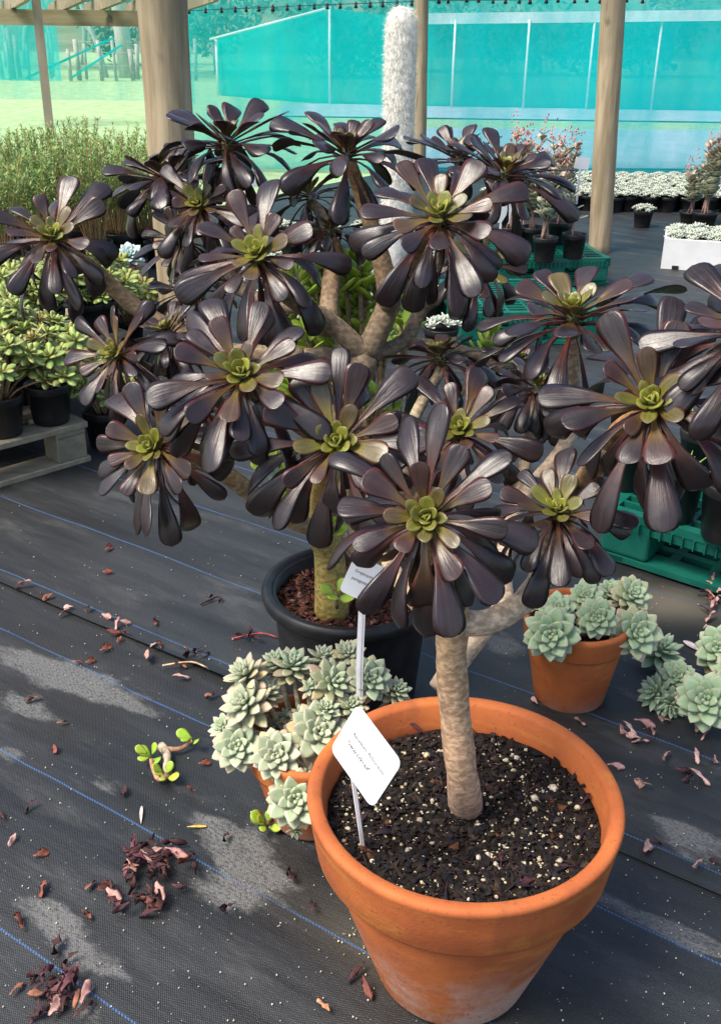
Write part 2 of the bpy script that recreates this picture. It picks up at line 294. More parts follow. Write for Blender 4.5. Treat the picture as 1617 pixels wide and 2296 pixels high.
for i in range(34):                                              # clips that hold the net to its wire
    px = 431 + i*30.5 + R.uniform(-6, 6); yy = 27-19*min(1, (px-431)/520.) if px < 960 else 2+R.uniform(-2, 2)
    p = PY(px, yy-3, YN-.05); mb = MB(); s = R.uniform(.85, 1.1)
    mb.tube([(0, 0, .025*s), (0, 0, .012*s), (0, 0, -.004*s), (0, 0, -.024*s), (0, 0, -.03*s)], [.007, .012, .011*s, .019*s, .01], 7); mb.build('net_clip', M['blackpot'], nn, loc=p-nn.location)
mb = MB(); mb.tube([PY(425, 24, YN-.045)-nn.location, PY(700, 12, YN-.045)-nn.location, PY(960, 2, YN-.045)-nn.location, PY(1640, -6, YN-.045)-nn.location], .003, 5); mb.build('wire', M['blackpot'], nn)
# far shade house
fh = empty('shade_house', (1.5, 18, 0), 'far teal netted shade house with white pipe frame', 'shade house')
FO = V((1.5, 18, 0))
def panel(name, quad, mat, nx=10, nz=6, wv=.06):
    mb = MB(); vs = []
    for k in range(nz+1):
        for i in range(nx+1):
            a = V(quad[0]).lerp(V(quad[1]), i/nx); b = V(quad[3]).lerp(V(quad[2]), i/nx); p = a.lerp(b, k/nz); vs.append(p+V((0, wv*math.sin(i*2.1+k)*math.sin(k/nz*3.14), 0))-FO)
    mb.add(vs, [(k*(nx+1)+i, k*(nx+1)+i+1, (k+1)*(nx+1)+i+1, (k+1)*(nx+1)+i) for k in range(nz) for i in range(nx)]); mb.build(name, mat, fh)
def dn(p): return V((p.x, p.y, -.02))
a = PY(487, 88, 19.3); b = PY(740, 20, 17.6); c = PY(968, 44, 17.4); d = PY(1800, 40, 17.2)
panel('net_panel', (dn(a), dn(b), b, a), M['netfar']); panel('net_panel', (dn(b), dn(c), c, b), M['netfar']); panel('net_panel', (dn(c), dn(d), d, c), M['netfar'], 24)
def pipe(p, q, r): mb = MB(); mb.tube([V(p)-FO, V(q)-FO], r, 8); mb.build('frame_pipe', M['pipe'], fh)
off = V((0, -.12, 0))
pipe(a+off+V((-.1, 0, 0)), b+off+V((.02, 0, .02)), .02); pipe(dn(a)+off, a+off, .025); pipe(dn(b)+off, b+off, .02)
for px in (1020, 1185, 1330, 1480): q = PY(px, 44, 17.3); pipe(dn(q)+off, q+off, .018)
mb = MB(); q0 = PY(960, 42, 17.3); q1 = PY(1800, 32, 17.1); ax = (q1-q0).normalized(); mb.box((q0+q1)/2-FO, ((q1-q0).length/2, .05, .075), (ax, V((0, 1, 0)), V((0, 0, 1)))); mb.build('eave_beam', M['pipe'], fh, smooth=False)
rr_ = [PY(960, 36, 17.4), PY(1900, 24, 17.2)]; mb = MB(); mb.add([rr_[0]-FO, rr_[1]-FO, rr_[1]+V((0, 4, .5))-FO, rr_[0]+V((0, 4, .5))-FO], [(0, 1, 2, 3)]); mb.build('roof_panel', M['netpale'], fh)
# loose nets on the left
netsheet('shade_net', M['net'], [((x, 13.6, PY(0, 180, 13.6).z), (x, 13.6, 1.9)) for x in np.linspace(PY(-40, 100, 13.6).x, PY(131, 100, 13.6).x, 12)], 8, 'narrow dark teal net panel hanging under the low timber beam', wave=.05, seed=3)
netsheet('shade_net', M['netpale'], [((x, 14.2, PY(0, 222, 14.2).z), (x, 14.2, 1.7)) for x in np.linspace(PY(-60, 100, 14.2).x, PY(430, 100, 14.2).x, 30)], 8, 'thin pale teal net drawn across the lawn in front of the fence', wave=.05, seed=5)
for k, (x0, y0, x1, y1) in enumerate(((60, 175, 255, 85), (160, 175, 275, 100))):   # folded edges
    p, q = PY(x0, y0, 13.9-.2*k), PY(x1, y1, 13.9-.2*k); A = (q-p).normalized(); mb = MB(); X = A.cross(V((0, 1, 0))); mb.box((q-p)/2, ((q-p).length/2, .006, .014), (A, V((0, 1, 0)), X)); tag(mb.build('net_fold', M['net'], smooth=False, loc=p), 'folded teal net edge slanting down across the lawn', 'net', 'slanting net folds')
# fence, bare trees and scrub beyond the lawn
YF = 23.0
fe = empty('fence', PY(150, 185, YF), 'pale post and wire fence at the end of the lawn', 'fence'); FB = V(fe.location); FB.z = 0; fe.location = FB
for px in (8, 26, 34, 47, 68, 117, 160, 180, 196, 230, 262, 300, 310, 440):
    h = R.uniform(.55, .85)*(1.3 if px in (117, 34) else 1); mb = MB(); p = PY(px, 180, YF+R.uniform(-.5, .5))-FB; p.z = -.02; mb.tube([p, p+V((R.uniform(-.03, .03), 0, h))], R.uniform(.03, .05), 7); mb.build('post', M['fencepost'], fe)
for z in (.25, .5, .7): mb = MB(); mb.tube([PY(-30, 180, YF)*1-FB+V((0, 0, z-PY(-30, 180, YF).z)), PY(460, 180, YF)-FB+V((0, 0, z-PY(460, 180, YF).z))], .006, 4); mb.build('wire', M['fencepost'], fe)
def barrow(mb, p, d, L, r, depth, rr):
    n = 4; pts = [p]
    for i in range(n): d = (d+V((rr.uniform(-.2, .2), rr.uniform(-.2, .2), rr.uniform(-.02, .16)))).normalized(); pts.append(pts[-1]+d*L/n)
    mb.tube(pts, interp([r, r*.55], n+1), 8 if depth > 1 else 5, rough=.05)
    if depth:
        for k in range(3 if depth > 1 else 4):
            i = rr.randint(1, n); e = (d+V((rr.uniform(-.9, .9), rr.uniform(-.6, .6), rr.uniform(-.1, .5)))).normalized(); barrow(mb, pts[i], e, L*rr.uniform(.45, .7), r*.5, depth-1, rr)
def cards(mb, cen, rad, n, size, cols, rr):
    for _ in range(n):
        while True:
            q = V((rr.uniform(-1, 1), rr.uniform(-1, 1), rr.uniform(-1, 1)))
            if q.length < 1: break
        p = V(cen)+V((q.x*rad[0], q.y*rad[1], q.z*rad[2])); a = V((rr.uniform(-1, 1), rr.uniform(-1, 1), rr.uniform(-1, 1))).normalized(); b = a.cross(V((rr.uniform(-1, 1), rr.uniform(-1, 1), rr.uniform(-1, 1)))).normalized(); s = size*rr.uniform(.6, 1.3)
        mb.add([p-a*s, p+b*s*.45, p+a*s, p-b*s*.45], [(0, 1, 2, 3)], mix(cols[0], cols[1], rr.random()))
def btree(px, r, H, label, seed, crown=None, Y=24.):
    rr = random.Random(seed); p = PY(px, 180, Y); p.z = -.03; root = empty('tree', p, label, 'tree', 'trees beyond the lawn'); mb = MB(); barrow(mb, V((0, 0, 0)), V((rr.uniform(-.1, .1), 0, 1)).normalized(), H, r, 2, rr); mb.build('trunk', M['whitewood'], root)
    mb = MB()
    for k in range(5): c = (rr.uniform(-1, 1), rr.uniform(-.8, .8), H*rr.uniform(.7, 1.25)); cards(mb, c, (.7, .7, .5), crown or 60, .09, ((.10, .13, .06), (.2, .22, .12)), rr)
    mb.build('crown', M['leaf'], root, smooth=False)
btree(287, .19, 4.0, 'thick white-barked tree trunk at the end of the lawn beside the post', 3, 200)
btree(240, .06, 3.0, 'slim bare pale tree leaning in front of the hillside', 4, 20); btree(120, .05, 2.6, 'spindly bare tree behind the dark teal net', 8, 20)
btree(60, .07, 3.0, 'leafy tree beyond the fence behind the thin timber pole', 5, 260, 27); btree(190, .07, 3.0, 'bushy tree against the hillside between pole and post', 6, 220, 29); btree(20, .06, 3.2, 'grey green tree at the end of the fence', 12, 260, 28)
for i in range(9):                                               # rough scrub behind the far shade house
    rr = random.Random(40+i); x = -6+i*2.6+rr.uniform(-.5, .5); p = V((x, 27+rr.uniform(-2, 3), 0)); root = empty('shrub', p, 'dark green shrub growing behind the far shade house', 'shrub', 'shrubs behind the far shade house'); mb = MB()
    for k in range(6): cards(mb, (rr.uniform(-1.1, 1.1), rr.uniform(-.8, .8), rr.uniform(.4, 1.7)), (.8, .7, .6), 150, .1, ((.05, .08, .03), (.13, .16, .07)), rr)
    mb.build('foliage', M['leaf'], root, smooth=False); mb = MB(); barrow(mb, V((0, 0, 0)), V((0, 0, 1)), 1.2, .06, 1, rr); mb.build('stem', M['fencepost'], root)
# ================================================================== LEAVES AND ROSETTES
AS = (0, .12, .28, .44, .58, .70, .80, .87, .92, .96, .985, 1.0)
GS = (0, .18, .38, .56, .70, .82, .91, .97, 1.0)
SS = (0, .3, .55, .75, .9, 1.0)
def leaf(mb, o, d, up, L, W, prof, colf, ss=AS, th=.004, bend=.3, tipb=.6, grav=.2, cup=(.5, -.1), twist=0., nc=5, wav=0.):
    o = V(o); d = V(d).normalized(); up = (V(up)-d*V(up).dot(d)).normalized(); p = o.copy(); s0 = 0; vs = []; cs = []; m = 2*nc-2; ph = R.uniform(0, 6); pr_ = R.uniform(0, 9)
    for k, s in enumerate(ss):
        ds = s-s0; s0 = s
        if ds:
            side = d.cross(up); ang = (bend + tipb*sm(.62, 1, s)*2.6)*ds; d = (d*math.cos(ang) - up*math.sin(ang)); d = (d + V((0, 0, -grav*ds))).normalized()
            up = (up - d*up.dot(d)).normalized()
            if twist: up = (up + d.cross(up)*twist*ds).normalized()
            p = p + d*(L*ds)
        side = d.cross(up); hw = max(.0006, W*.5*prof(s)); cu = cup[0]+(cup[1]-cup[0])*sm(.1, .85, s); tt = th*(.35+.65*sm(0, .5, s))*(1-.75*sm(.85, 1, s)); wz = wav*math.sin(s*9+ph)
        for j in range(nc):
            x = -1+2*j/(nc-1); q = math.sqrt(max(0, 1-x*x)); vs.append(p+side*(x*hw)+up*(cu*hw*x*x+tt*.5*q+wz*hw*x)); cs.append((*colf(s, x), s, x, pr_))
        for j in range(nc-2, 0, -1):
            x = -1+2*j/(nc-1); q = math.sqrt(max(0, 1-x*x)); vs.append(p+side*(x*hw)+up*(cu*hw*x*x-tt*.5*q+wz*hw*x)); cs.append((*colf(s, x), s, x, pr_))
    n = len(ss); fs = [(k*m+j, (k+1)*m+j, (k+1)*m+(j+1) % m, k*m+(j+1) % m) for k in range(n-1) for j in range(m)]
    fs += [tuple(range(m)), tuple((n-1)*m+j for j in range(m-1, -1, -1))]; mb.add(vs, fs, cs)
def prof_a(s): return (.16+.84*sm(.28, .88, s))*(math.sqrt(max(0, 1-((s-.85)/.15)**2.8)) if s > .85 else 1)
def prof_i(s): return (.40+.60*sm(0, .62, s))*((max(0, 1-((s-.64)/.36)**1.9))**.72 if s > .64 else 1)
def prof_g(s): return (.50+.50*sm(0, .55, s))*((max(0, 1-((s-.58)/.42)**1.7))**.8 if s > .58 else 1)
def prof_j(s): return (.22+.78*sm(0, .55, s))*(math.sqrt(max(0, 1-((s-.58)/.42)**2.1)) if s > .58 else 1)
YG, GB, BR_, DK, RB = (.195, .215, .030), (.115, .115, .022), (.052, .024, .017), (.0135, .0075, .0080), (.070, .015, .008)
def acol(age, green, rr):
    j = rr.uniform(.8, 1.25); ag = max(0, age-green+rr.uniform(-.04, .04))
    tip = mix(mix(YG, GB, sm(.06, .2, ag)), mix(BR_, DK, sm(.28, .46, ag)), sm(.17, .34, ag)); tip = mix(tip, (.032, .022, .026), .5*sm(.3, .5, ag)*rr.random()**2)
    base = mix(YG, mix((.13, .085, .018), RB, sm(.36, .62, ag)), sm(.15, .36, ag)); lo = rr.uniform(.1, .28); hi = rr.uniform(.55, .85)
    def f(s, x):
        c = mix(base, tip, sm(lo, hi, s)); e = abs(x)
        if e > .9 and ag < .5: c = mix(c, (.10, .018, .018), .6)
        elif e < .1 and ag > .3: c = mix(c, (.04, .015, .012), .3*(1-s))
        return tuple(q*j for q in c)
    return f
def aeonium_rosette(thing, org, x, y, t, nv, rad, split=True, N=40, green=0., seed=0, droop=1.0, opn=1.0):
    rr = random.Random(seed*31+5); o = P(x, y, t); n = NV(x, y, nv); e1 = n.cross(V((.21, .37, .9))).normalized(); e2 = n.cross(e1)
    core = MB(); root = None; allm = MB(); outs = []; a0 = rr.uniform(0, 6.28)
    for i in range(N):
        u = i/(N-1); azm = a0+i*2.39996+rr.uniform(-.18, .18); th = math.radians(float(np.interp(u, [0, .1, .25, .4, .6, .8, 1], [8, 34, 56, 69, 79, 88, 99]))*opn+5*rr.uniform(-1, 1)*min(1, u*4)); th = min(th+math.radians(9)*rr.uniform(-1, 1)*u, math.radians(106))
        rd = e1*math.cos(azm)+e2*math.sin(azm); d = n*math.cos(th)+rd*math.sin(th); up = n*math.sin(th)-rd*math.cos(th)
        KU = [0, .1, .25, .4, .6, 1]; L = rad*float(np.interp(u, KU, [.10, .17, .31, .64, .97, 1.03]))*rr.uniform(.76, 1.12); W = L*float(np.interp(u, KU, [.85, .76, .56, .38, .285, .25]))*rr.uniform(.8, 1.18)
        st = rd*(rad*.05*min(1, u*3))-n*(rad*.22*u)
        pr = (lambda s, q=sm(.20, .40, u): prof_i(s)*(1-q)+prof_a(s)*q)
        wl = rr.random() < .12 and u > .5
        kw = dict(th=rad*.022, bend=(-.30+.85*u)*rr.uniform(.6, 1.3)+(1.3 if wl else 0), tipb=.08+.85*sm(.35, .9, u)*rr.uniform(-.1, 1.5), grav=droop*(.08+1.0*sm(.45, 1, u)*rr.uniform(.5, 1.5)), cup=(.6, (-.28*sm(.35, .8, u))*rr.uniform(.1, 1.3)+.15*(1-u)), twist=rr.uniform(-1.3, 1.3)*u, nc=7 if split else 5, wav=.16*u)
        outs.append((u, st, d, up, L, W, pr, acol(u, green, rr), kw))
    for i in range(rr.randint(3, 6)):                 # old leaves hanging under the head
        azm = rr.uniform(0, 6.283); th = math.radians(rr.uniform(108, 140)); rd = e1*math.cos(azm)+e2*math.sin(azm); L = rad*rr.uniform(.55, .9)
        outs.append((1, -n*rad*.25, n*math.cos(th)+rd*math.sin(th), n*math.sin(th)-rd*math.cos(th), L, L*rr.uniform(.12, .24), prof_a, acol(1, 0, rr), dict(th=rad*.018, bend=rr.uniform(.2, 1.2), tipb=rr.uniform(-.5, 1.2), grav=droop*1.4+.3, cup=(.8, rr.uniform(-.5, .6)), twist=rr.uniform(-2.5, 2.5), nc=5, wav=.35)))
    if split:
        k0 = 8
        for q in outs[:k0]: leaf(core, q[1], q[2], q[3], q[4], q[5], q[6], q[7], **q[8])
        core.tube([-n*rad*.30, -n*rad*.1, n*rad*.03], [rad*.075, rad*.075, rad*.03], 8, col=(.10, .10, .03)); root = core.build('rosette', M['aeonium'], thing, loc=o-org)
        for q in outs[k0:]: mb = MB(); leaf(mb, q[1], q[2], q[3], q[4], q[5], q[6], q[7], **q[8]); mb.build('leaf', M['aeonium'], root)
    else:
        for q in outs: leaf(allm, q[1], q[2], q[3], q[4], q[5], q[6], q[7], **q[8])
        allm.tube([-n*rad*.30, -n*rad*.1, n*rad*.03], [rad*.075, rad*.075, rad*.03], 8, col=(.10, .10, .03)); root = allm.build('rosette', M['aeonium'], thing, loc=o-org, kind='stuff')
    return o-n*rad*.26
def branch(thing, org, name, pts, rad, col=(.30, .21, .14), col2=None, n=12, k=6):
    sp = spline([p-org for p in pts], k); mb = MB(); rs = interp(rad, len(sp)); mb.tube(sp, [r*(1+.03*math.sin(i*.9)+.02*R.uniform(-1, 1)) for i, r in enumerate(rs)], n, rough=.02, colf=lambda s: mix(col, col2 or col, s)); return mb.build(name, M['stem'], thing)
# ---- positions of the pots
PA = V((.150, 1.116, 0)); PB = V((-.017, 1.815, 0)); PC = V((-.080, 1.44, 0)); PD = V((.452, 1.815, 0))
# ---- foreground plant
fo = PA+V((0, 0, .285)); fp = empty('aeonium_plant', fo, 'black-leaved aeonium on a bare brown trunk growing in the big terracotta pot', 'succulent', 'black aeoniums')
FR = [(955, 1160, 1.16, (0, .18, 1), .125, 1, 52, 0), (1460, 900, 1.16, (.02, .4, .92), .137, 1, 50, .02), (1250, 1140, 1.25, (.02, .66, .75), .106, 1, 46, .06), (1030, 960, 1.50, (-.02, .55, .85), .118, 1, 44, .03),
      (1285, 690, 1.42, (.0, .86, .42), .142, 1, 48, .02), (1685, 722, 1.12, (-.2, .72, .62), .13, 1, 46, 0), (1205, 855, 1.62, (.15, .75, .3), .105, 0, 42, 0), (985, 785, 1.72, (-.15, .93, .15), .118, 0, 42, 0)]
ends = [aeonium_rosette(fp, fo, x, y, t, n, r, bool(s), N, g, seed=i+1, droop=.45 if i in (4, 5) else 1.15, opn=.84 if i in (4, 5) else .93) for i, (x, y, t, n, r, s, N, g) in enumerate(FR)]
tp = 1.40; bk = (.52, .345, .23); yl = (.34, .22, .10)
branch(fp, fo, 'trunk', [G(1045, 1812, .285), P(1035, 1730, 1.40), P(1020, 1600, 1.355), P(1012, 1480, 1.315), P(1014, 1380, 1.285), P(1000, 1310, 1.262), ends[0]], [.0255, .0215, .0205, .0200, .0215, .017, .012], bk, yl, 16)
branch(fp, fo, 'branch', [P(1018, 1395, 1.29), P(1090, 1395, 1.30), P(1160, 1360, 1.32), P(1205, 1310, 1.345), P(1228, 1255, 1.33), ends[2]], [.018, .0165, .016, .017, .017, .012], (.46, .35, .25))
branch(fp, fo, 'branch', [P(1205, 1310, 1.345), P(1250, 1200, 1.385), P(1298, 1095, 1.35), P(1345, 1030, 1.29), P(1400, 955, 1.22), ends[1]], [.014, .014, .014, .014, .012, .01], (.36, .27, .17), (.42, .20, .07))
branch(fp, fo, 'branch', [P(985, 1545, 1.40), P(1010, 1505, 1.41), P(1065, 1440, 1.42), P(1130, 1350, 1.43), P(1130, 1300, 1.46), P(1150, 1150, 1.52), P(1270, 990, 1.56), P(1283, 880, 1.55), ends[4]], [.016, .015, .0135, .0125, .012, .012, .011, .010, .009], (.38, .29, .21))
branch(fp, fo, 'branch', [P(1005, 1410, 1.29), P(960, 1375, 1.33), P(910, 1320, 1.40), P(870, 1240, 1.48), P(900, 1120, 1.52), ends[3]], [.014, .0125, .012, .012, .011, .01], (.36, .27, .17))
branch(fp, fo, 'branch', [P(1150, 1150, 1.52), P(1180, 1020, 1.58), ends[6]], [.011, .010, .009], (.33, .25, .17))
branch(fp, fo, 'branch', [P(1345, 1030, 1.26), P(1480, 930, 1.27), P(1600, 800, 1.25), ends[5]], [.011, .010, .010, .009], (.33, .25, .17))
branch(fp, fo, 'branch', [P(900, 1120, 1.52), P(920, 960, 1.64), ends[7]], [.011, .010, .009], (.30, .24, .16))
# ---- rear plant
ro = PB+V((-.02, -.02, .23)); rp = empty('aeonium_plant', ro, 'wide many-headed black aeonium growing in the black plastic pot', 'succulent', 'black aeoniums')
RR = [(755, 990, 1.45, (-.08, .32, .95), .150, 1, 50, .03), (540, 835, 1.45, (-.08, .5, .86), .146, 1, 50, .02), (340, 1000, 1.58, (-.5, .22, .85), .134, 1, 48, .04), (255, 790, 1.72, (-.62, .3, .72), .108, 0, 44, .02), (372, 735, 1.78, (-.5, .82, .25), .105, 0, 40, 0),
      (118, 525, 1.78, (-.15, .62, .78), .134, 1, 46, .02), (445, 455, 1.88, (-.25, .58, .8), .112, 1, 44, .02), (575, 565, 1.62, (-.25, .58, .8), .138, 1, 46, .05), (400, 535, 1.98, (-.65, .42, .6), .112, 0, 40, .02), (372, 385, 1.98, (-.28, .94, .1), .135, 0, 42, -.06),
      (510, 300, 1.93, (0, .96, .22), .150, 0, 44, -.06), (778, 322, 1.83, (.02, .96, .2), .146, 0, 44, -.06), (985, 475, 1.58, (.0, .76, .65), .147, 1, 48, .05), (1030, 340, 1.92, (.05, .92, .3), .118, 0, 40, -.06), (1135, 372, 1.82, (.25, .9, .3), .135, 0, 42, -.06),
      (1085, 585, 1.90, (.42, .55, .72), .118, 0, 40, .16), (690, 425, 2.05, (-.3, .9, -.2), .115, 0, 38, 0), (742, 505, 1.98, (.1, .9, .1), .095, 0, 36, -.1), (425, 640, 1.98, (-.2, .9, .1), .10, 0, 36, -.1), (455, 905, 1.72, (-.2, .75, .3), .10, 0, 36, -.1), (1170, 800, 1.9, (.2, .8, .4), .095, 0, 36, -.1)]
re = [aeonium_rosette(rp, ro, x, y, t, n, r, bool(s), N, g, seed=50+i, droop=.35 if i in (9, 10, 11, 13, 14) else 1.1, opn=.80 if i in (9, 10, 11, 13, 14) else .92) for i, (x, y, t, n, r, s, N, g) in enumerate(RR)]
bb = (.185, .14, .095); bo = (.32, .18, .075); yel = (.42, .31, .08)
J0 = P(745, 1310, 2.03); J1 = P(718, 1170, 1.93); J2 = P(820, 800, 1.93); J3 = P(868, 690, 1.92)
branch(rp, ro, 'trunk', [V((J0.x, J0.y, .22)), P(738, 1240, 1.99), J1, P(745, 1000, 1.93), J2], [.034, .030, .027, .025, .024], yel, bb, 14)
branch(rp, ro, 'branch', [J2, J3, P(868, 640, 1.91), P(845, 545, 1.90), P(808, 430, 1.89), P(786, 370, 1.85), re[11]], [.023, .023, .021, .016, .014, .012, .01], bb, bo)
branch(rp, ro, 'branch', [J3, P(885, 650, 1.85), P(925, 600, 1.78), P(948, 540, 1.70), re[12]], [.018, .016, .014, .013, .011], bb, bo)
branch(rp, ro, 'branch', [J2, P(745, 725, 1.90), P(680, 690, 1.85), P(620, 640, 1.76), re[7]], [.021, .018, .016, .014, .011], bb)
branch(rp, ro, 'branch', [P(735, 740, 1.91), P(742, 640, 1.98), P(750, 560, 2.0), re[17]], [.019, .018, .016, .012], bb, bo)
branch(rp, ro, 'branch', [P(750, 560, 2.0), P(720, 480, 2.05), re[16]], [.013, .011, .009], bb)
branch(rp, ro, 'branch', [J2, P(905, 765, 1.97), P(950, 690, 2.0), P(1040, 630, 1.98), re[15]], [.016, .014, .013, .012, .010], bb)
branch(rp, ro, 'branch', [P(950, 690, 2.0), P(1010, 520, 2.02), P(1100, 430, 1.95), re[14]], [.013, .012, .011, .010], bb)
branch(rp, ro, 'branch', [P(1010, 520, 2.02), P(1020, 420, 2.0), re[13]], [.011, .010, .009], bb)
branch(rp, ro, 'branch', [P(905, 765, 1.97), P(1050, 790, 2.0), P(1130, 830, 1.98), re[20]], [.012, .011, .010, .009], bb)
branch(rp, ro, 'branch', [J1, P(720, 1080, 1.75), re[0]], [.017, .015, .012], yel, bo)
branch(rp, ro, 'branch', [J1, P(690, 1180, 1.86), P(600, 1130, 1.75), P(500, 1060, 1.68), P(425, 1025, 1.66), re[2]], [.019, .017, .016, .015, .014, .011], (.30, .22, .13))
branch(rp, ro, 'branch', [P(745, 1000, 1.93), P(640, 930, 1.75), P(570, 880, 1.6), re[1]], [.018, .016, .014, .011], bb)
branch(rp, ro, 'branch', [P(640, 930, 1.75), P(500, 960, 1.8), re[19]], [.012, .011, .009], bb)
branch(rp, ro, 'branch', [P(680, 800, 1.92), P(480, 780, 1.95), P(330, 705, 1.92), P(255, 645, 1.9), P(200, 595, 1.86), re[5]], [.017, .016, .0155, .015, .014, .011], bb, (.36, .22, .10))
branch(rp, ro, 'branch', [P(480, 780, 1.95), P(360, 830, 1.86), re[3]], [.012, .011, .010], bb)
branch(rp, ro, 'branch', [P(480, 780, 1.95), P(420, 770, 1.88), re[4]], [.012, .011, .010], bb)
branch(rp, ro, 'branch', [P(680, 690, 1.85), P(560, 660, 1.95), P(480, 560, 1.98), re[6]], [.014, .013, .012, .010], bb)
branch(rp, ro, 'branch', [P(560, 660, 1.95), P(480, 620, 2.02), re[8]], [.012, .011, .009], bb); branch(rp, ro, 'branch', [P(480, 620, 2.02), re[18]], [.010, .008], bb)
branch(rp, ro, 'branch', [P(480, 560, 1.98), P(430, 470, 2.04), re[9]], [.012, .011, .009], bb); branch(rp, ro, 'branch', [P(480, 560, 1.98), P(530, 420, 2.02), re[10]], [.012, .011, .010], bb)
branch(rp, ro, 'branch', [J2, P(760, 800, 1.94), P(680, 800, 1.92)], [.018, .0175, .017], bb)
# ================================================================== BIG POTS
def chips(n, r, z, cols, size, rr, flat=.4, wts=None):
    mb = MB()
    for _ in range(n):
        a = rr.uniform(0, 6.283); q = r*math.sqrt(rr.random()); s = size*rr.choice((.5, .7, .8, 1, 1.2, 1.7)); p = V((q*math.cos(a), q*math.sin(a), z(q, a)+s*.2))
        A = V((rr.uniform(-1, 1), rr.uniform(-1, 1), rr.uniform(-.5, .5))).normalized(); B = A.cross(V((rr.uniform(-.4, .4), rr.uniform(-.4, .4), 1))).normalized(); Cc = A.cross(B); k = rr.choices(cols, wts)[0]; j = rr.uniform(.7, 1.2)
        l, b, c = s*rr.uniform(.7, 1.3), s*rr.uniform(.4, .8), s*flat*rr.uniform(.5, 1)
        vs = [p+A*l*.5, p-A*l*.5, p+B*b*.5+A*l*.15, p-B*b*.5-A*l*.1, p+Cc*c*.5, p-Cc*c*.5]
        mb.add(vs, [(0, 2, 4), (2, 1, 4), (1, 3, 4), (3, 0, 4), (2, 0, 5), (1, 2, 5), (3, 1, 5), (0, 3, 5)], tuple(x*j for x in k))
    return mb
def grains(n, r, z, rr, size, col=((.46, .38, .23), (.40, .34, .25), (.52, .46, .34))):
    mb = MB(); ico = [(0, 0, 1), (.9, 0, .35), (.28, .85, .35), (-.72, .53, .35), (-.72, -.53, .35), (.28, -.85, .35), (.3, .3, -.5), (-.4, 0, -.5), (.3, -.4, -.5)]
    fs = [(0, 1, 2), (0, 2, 3), (0, 3, 4), (0, 4, 5), (0, 5, 1), (1, 6, 2), (2, 6, 3), (3, 6, 7), (3, 7, 4), (4, 7, 8), (4, 8, 5), (5, 8, 1), (1, 8, 6)]
    for _ in range(n):
        a = rr.uniform(0, 6.283); q = r*math.sqrt(rr.random()); s = size*rr.choice((.4, .5, .5, .6, .7, .7, 1, 1, 1.5)); p = V((q*math.cos(a), q*math.sin(a), z(q, a)+s*.25)); t = rr.uniform(0, 6.28); ct, st = math.cos(t), math.sin(t); sx, sy, sz = (s*rr.uniform(.6, 1.2) for _ in range(3))
        mb.add([p+V(((u*ct-v*st)*sx*rr.uniform(.8, 1.2), (u*st+v*ct)*sy, w_*sz*.8)) for u, v, w_ in ico], fs, rr.choice(col))
    return mb
def soil_disc(r, z, amp, rr):
    n, m = 44, 20; mb = MB(); ph = [rr.uniform(0, 6) for _ in range(4)]
    zf = lambda q, a: z + amp*(.6*math.sin(q*60*math.cos(a)+ph[0])*math.sin(q*55*math.sin(a)+ph[1])+.4*math.sin(q*130*math.cos(a+1)+ph[2])) + .010*(q/r)**2 - .004
    vs = [(0, 0, zf(0, 0))]+[(r*k/m*math.cos(2*math.pi*j/n), r*k/m*math.sin(2*math.pi*j/n), zf(r*k/m, 2*math.pi*j/n)+amp*.5*rr.uniform(-1, 1)) for k in range(1, m+1) for j in range(n)]
    fs = [(0, 1+j, 1+(j+1) % n) for j in range(n)]+[(1+(k-1)*n+j, 1+k*n+j, 1+k*n+(j+1) % n, 1+(k-1)*n+(j+1) % n) for k in range(1, m) for j in range(n)]
    mb.add(vs, fs); return mb, zf
def wob(mb, amp, rr):                        # hand-made unevenness
    a, b = rr.uniform(0, 6), rr.uniform(0, 6); mb.v = [(x*(1+amp*math.sin(math.atan2(y, x)*2+a)), y*(1+amp*math.sin(math.atan2(y, x)*3+b)), z+amp*.35*math.hypot(x, y)*math.sin(math.atan2(y, x)*2+b)) for x, y, z in mb.v]
def terracotta_pot(loc, H, Rr, Rb, band, th, label, mat, soilz, seed, soilmat='soil', seg=72):
    rr = random.Random(seed); root = empty('terracotta_pot', loc, label, 'pot', 'terracotta pots'); Ru = Rr*.885; zb_ = H-band
    mb = MB(); mb.lathe([(.001, .006), (Rb-.012, .006), (Rb-.008, 0), (Rb-.002, .002), (Rb+.003, .010), (Rb+(Ru-Rb)*.33, zb_*.33), (Rb+(Ru-Rb)*.68, zb_*.68), (Ru, zb_+.004), (Ru-.004, zb_+.012), (Ru-th, zb_+.01), (Rb-th*.5, .02), (.001, .02)], seg); wob(mb, .004, rr); mb.build('body', mat, root)
    mb = MB(); mb.lathe([(Ru-th*.3, zb_+.001), (Rr*.935, zb_), (Rr*.945, zb_+.004), (Rr*.972, zb_+band*.5), (Rr*.992, H-.012), (Rr, H-.006), (Rr-.003, H-.001), (Rr-.008, H), (Rr-th+.002, H-.001), (Rr-th-.002, H-.006), (Rr-th-.006, H-band*.45), (Ru-th, zb_-.01), (Ru-th+.004, zb_-.01)], seg, close=True); wob(mb, .003, rr); mb.build('rim', mat, root)
    sb, zf = soil_disc(Ru-th*.4+.004, soilz, .003, rr); so_ = sb.build('soil', M[soilmat], root); return root, so_, zf, Ru-th
pot, soil, zf, sr = terracotta_pot(PA, .347, .22, .112, .090, .02, 'large orange terracotta pot with pale salt bloom standing foremost on the weed mat', M['terra'], .294, 1)
rr = random.Random(5)
chips(3800, sr+.012, zf, [(.010, .007, .006), (.022, .015, .012), (.035, .025, .02), (.012, .011, .014), (.09, .035, .015)], .011, rr, .4, [6, 5, 3, 4, .35]).build('bark_chips', M['chips'], soil, smooth=False, kind='stuff')
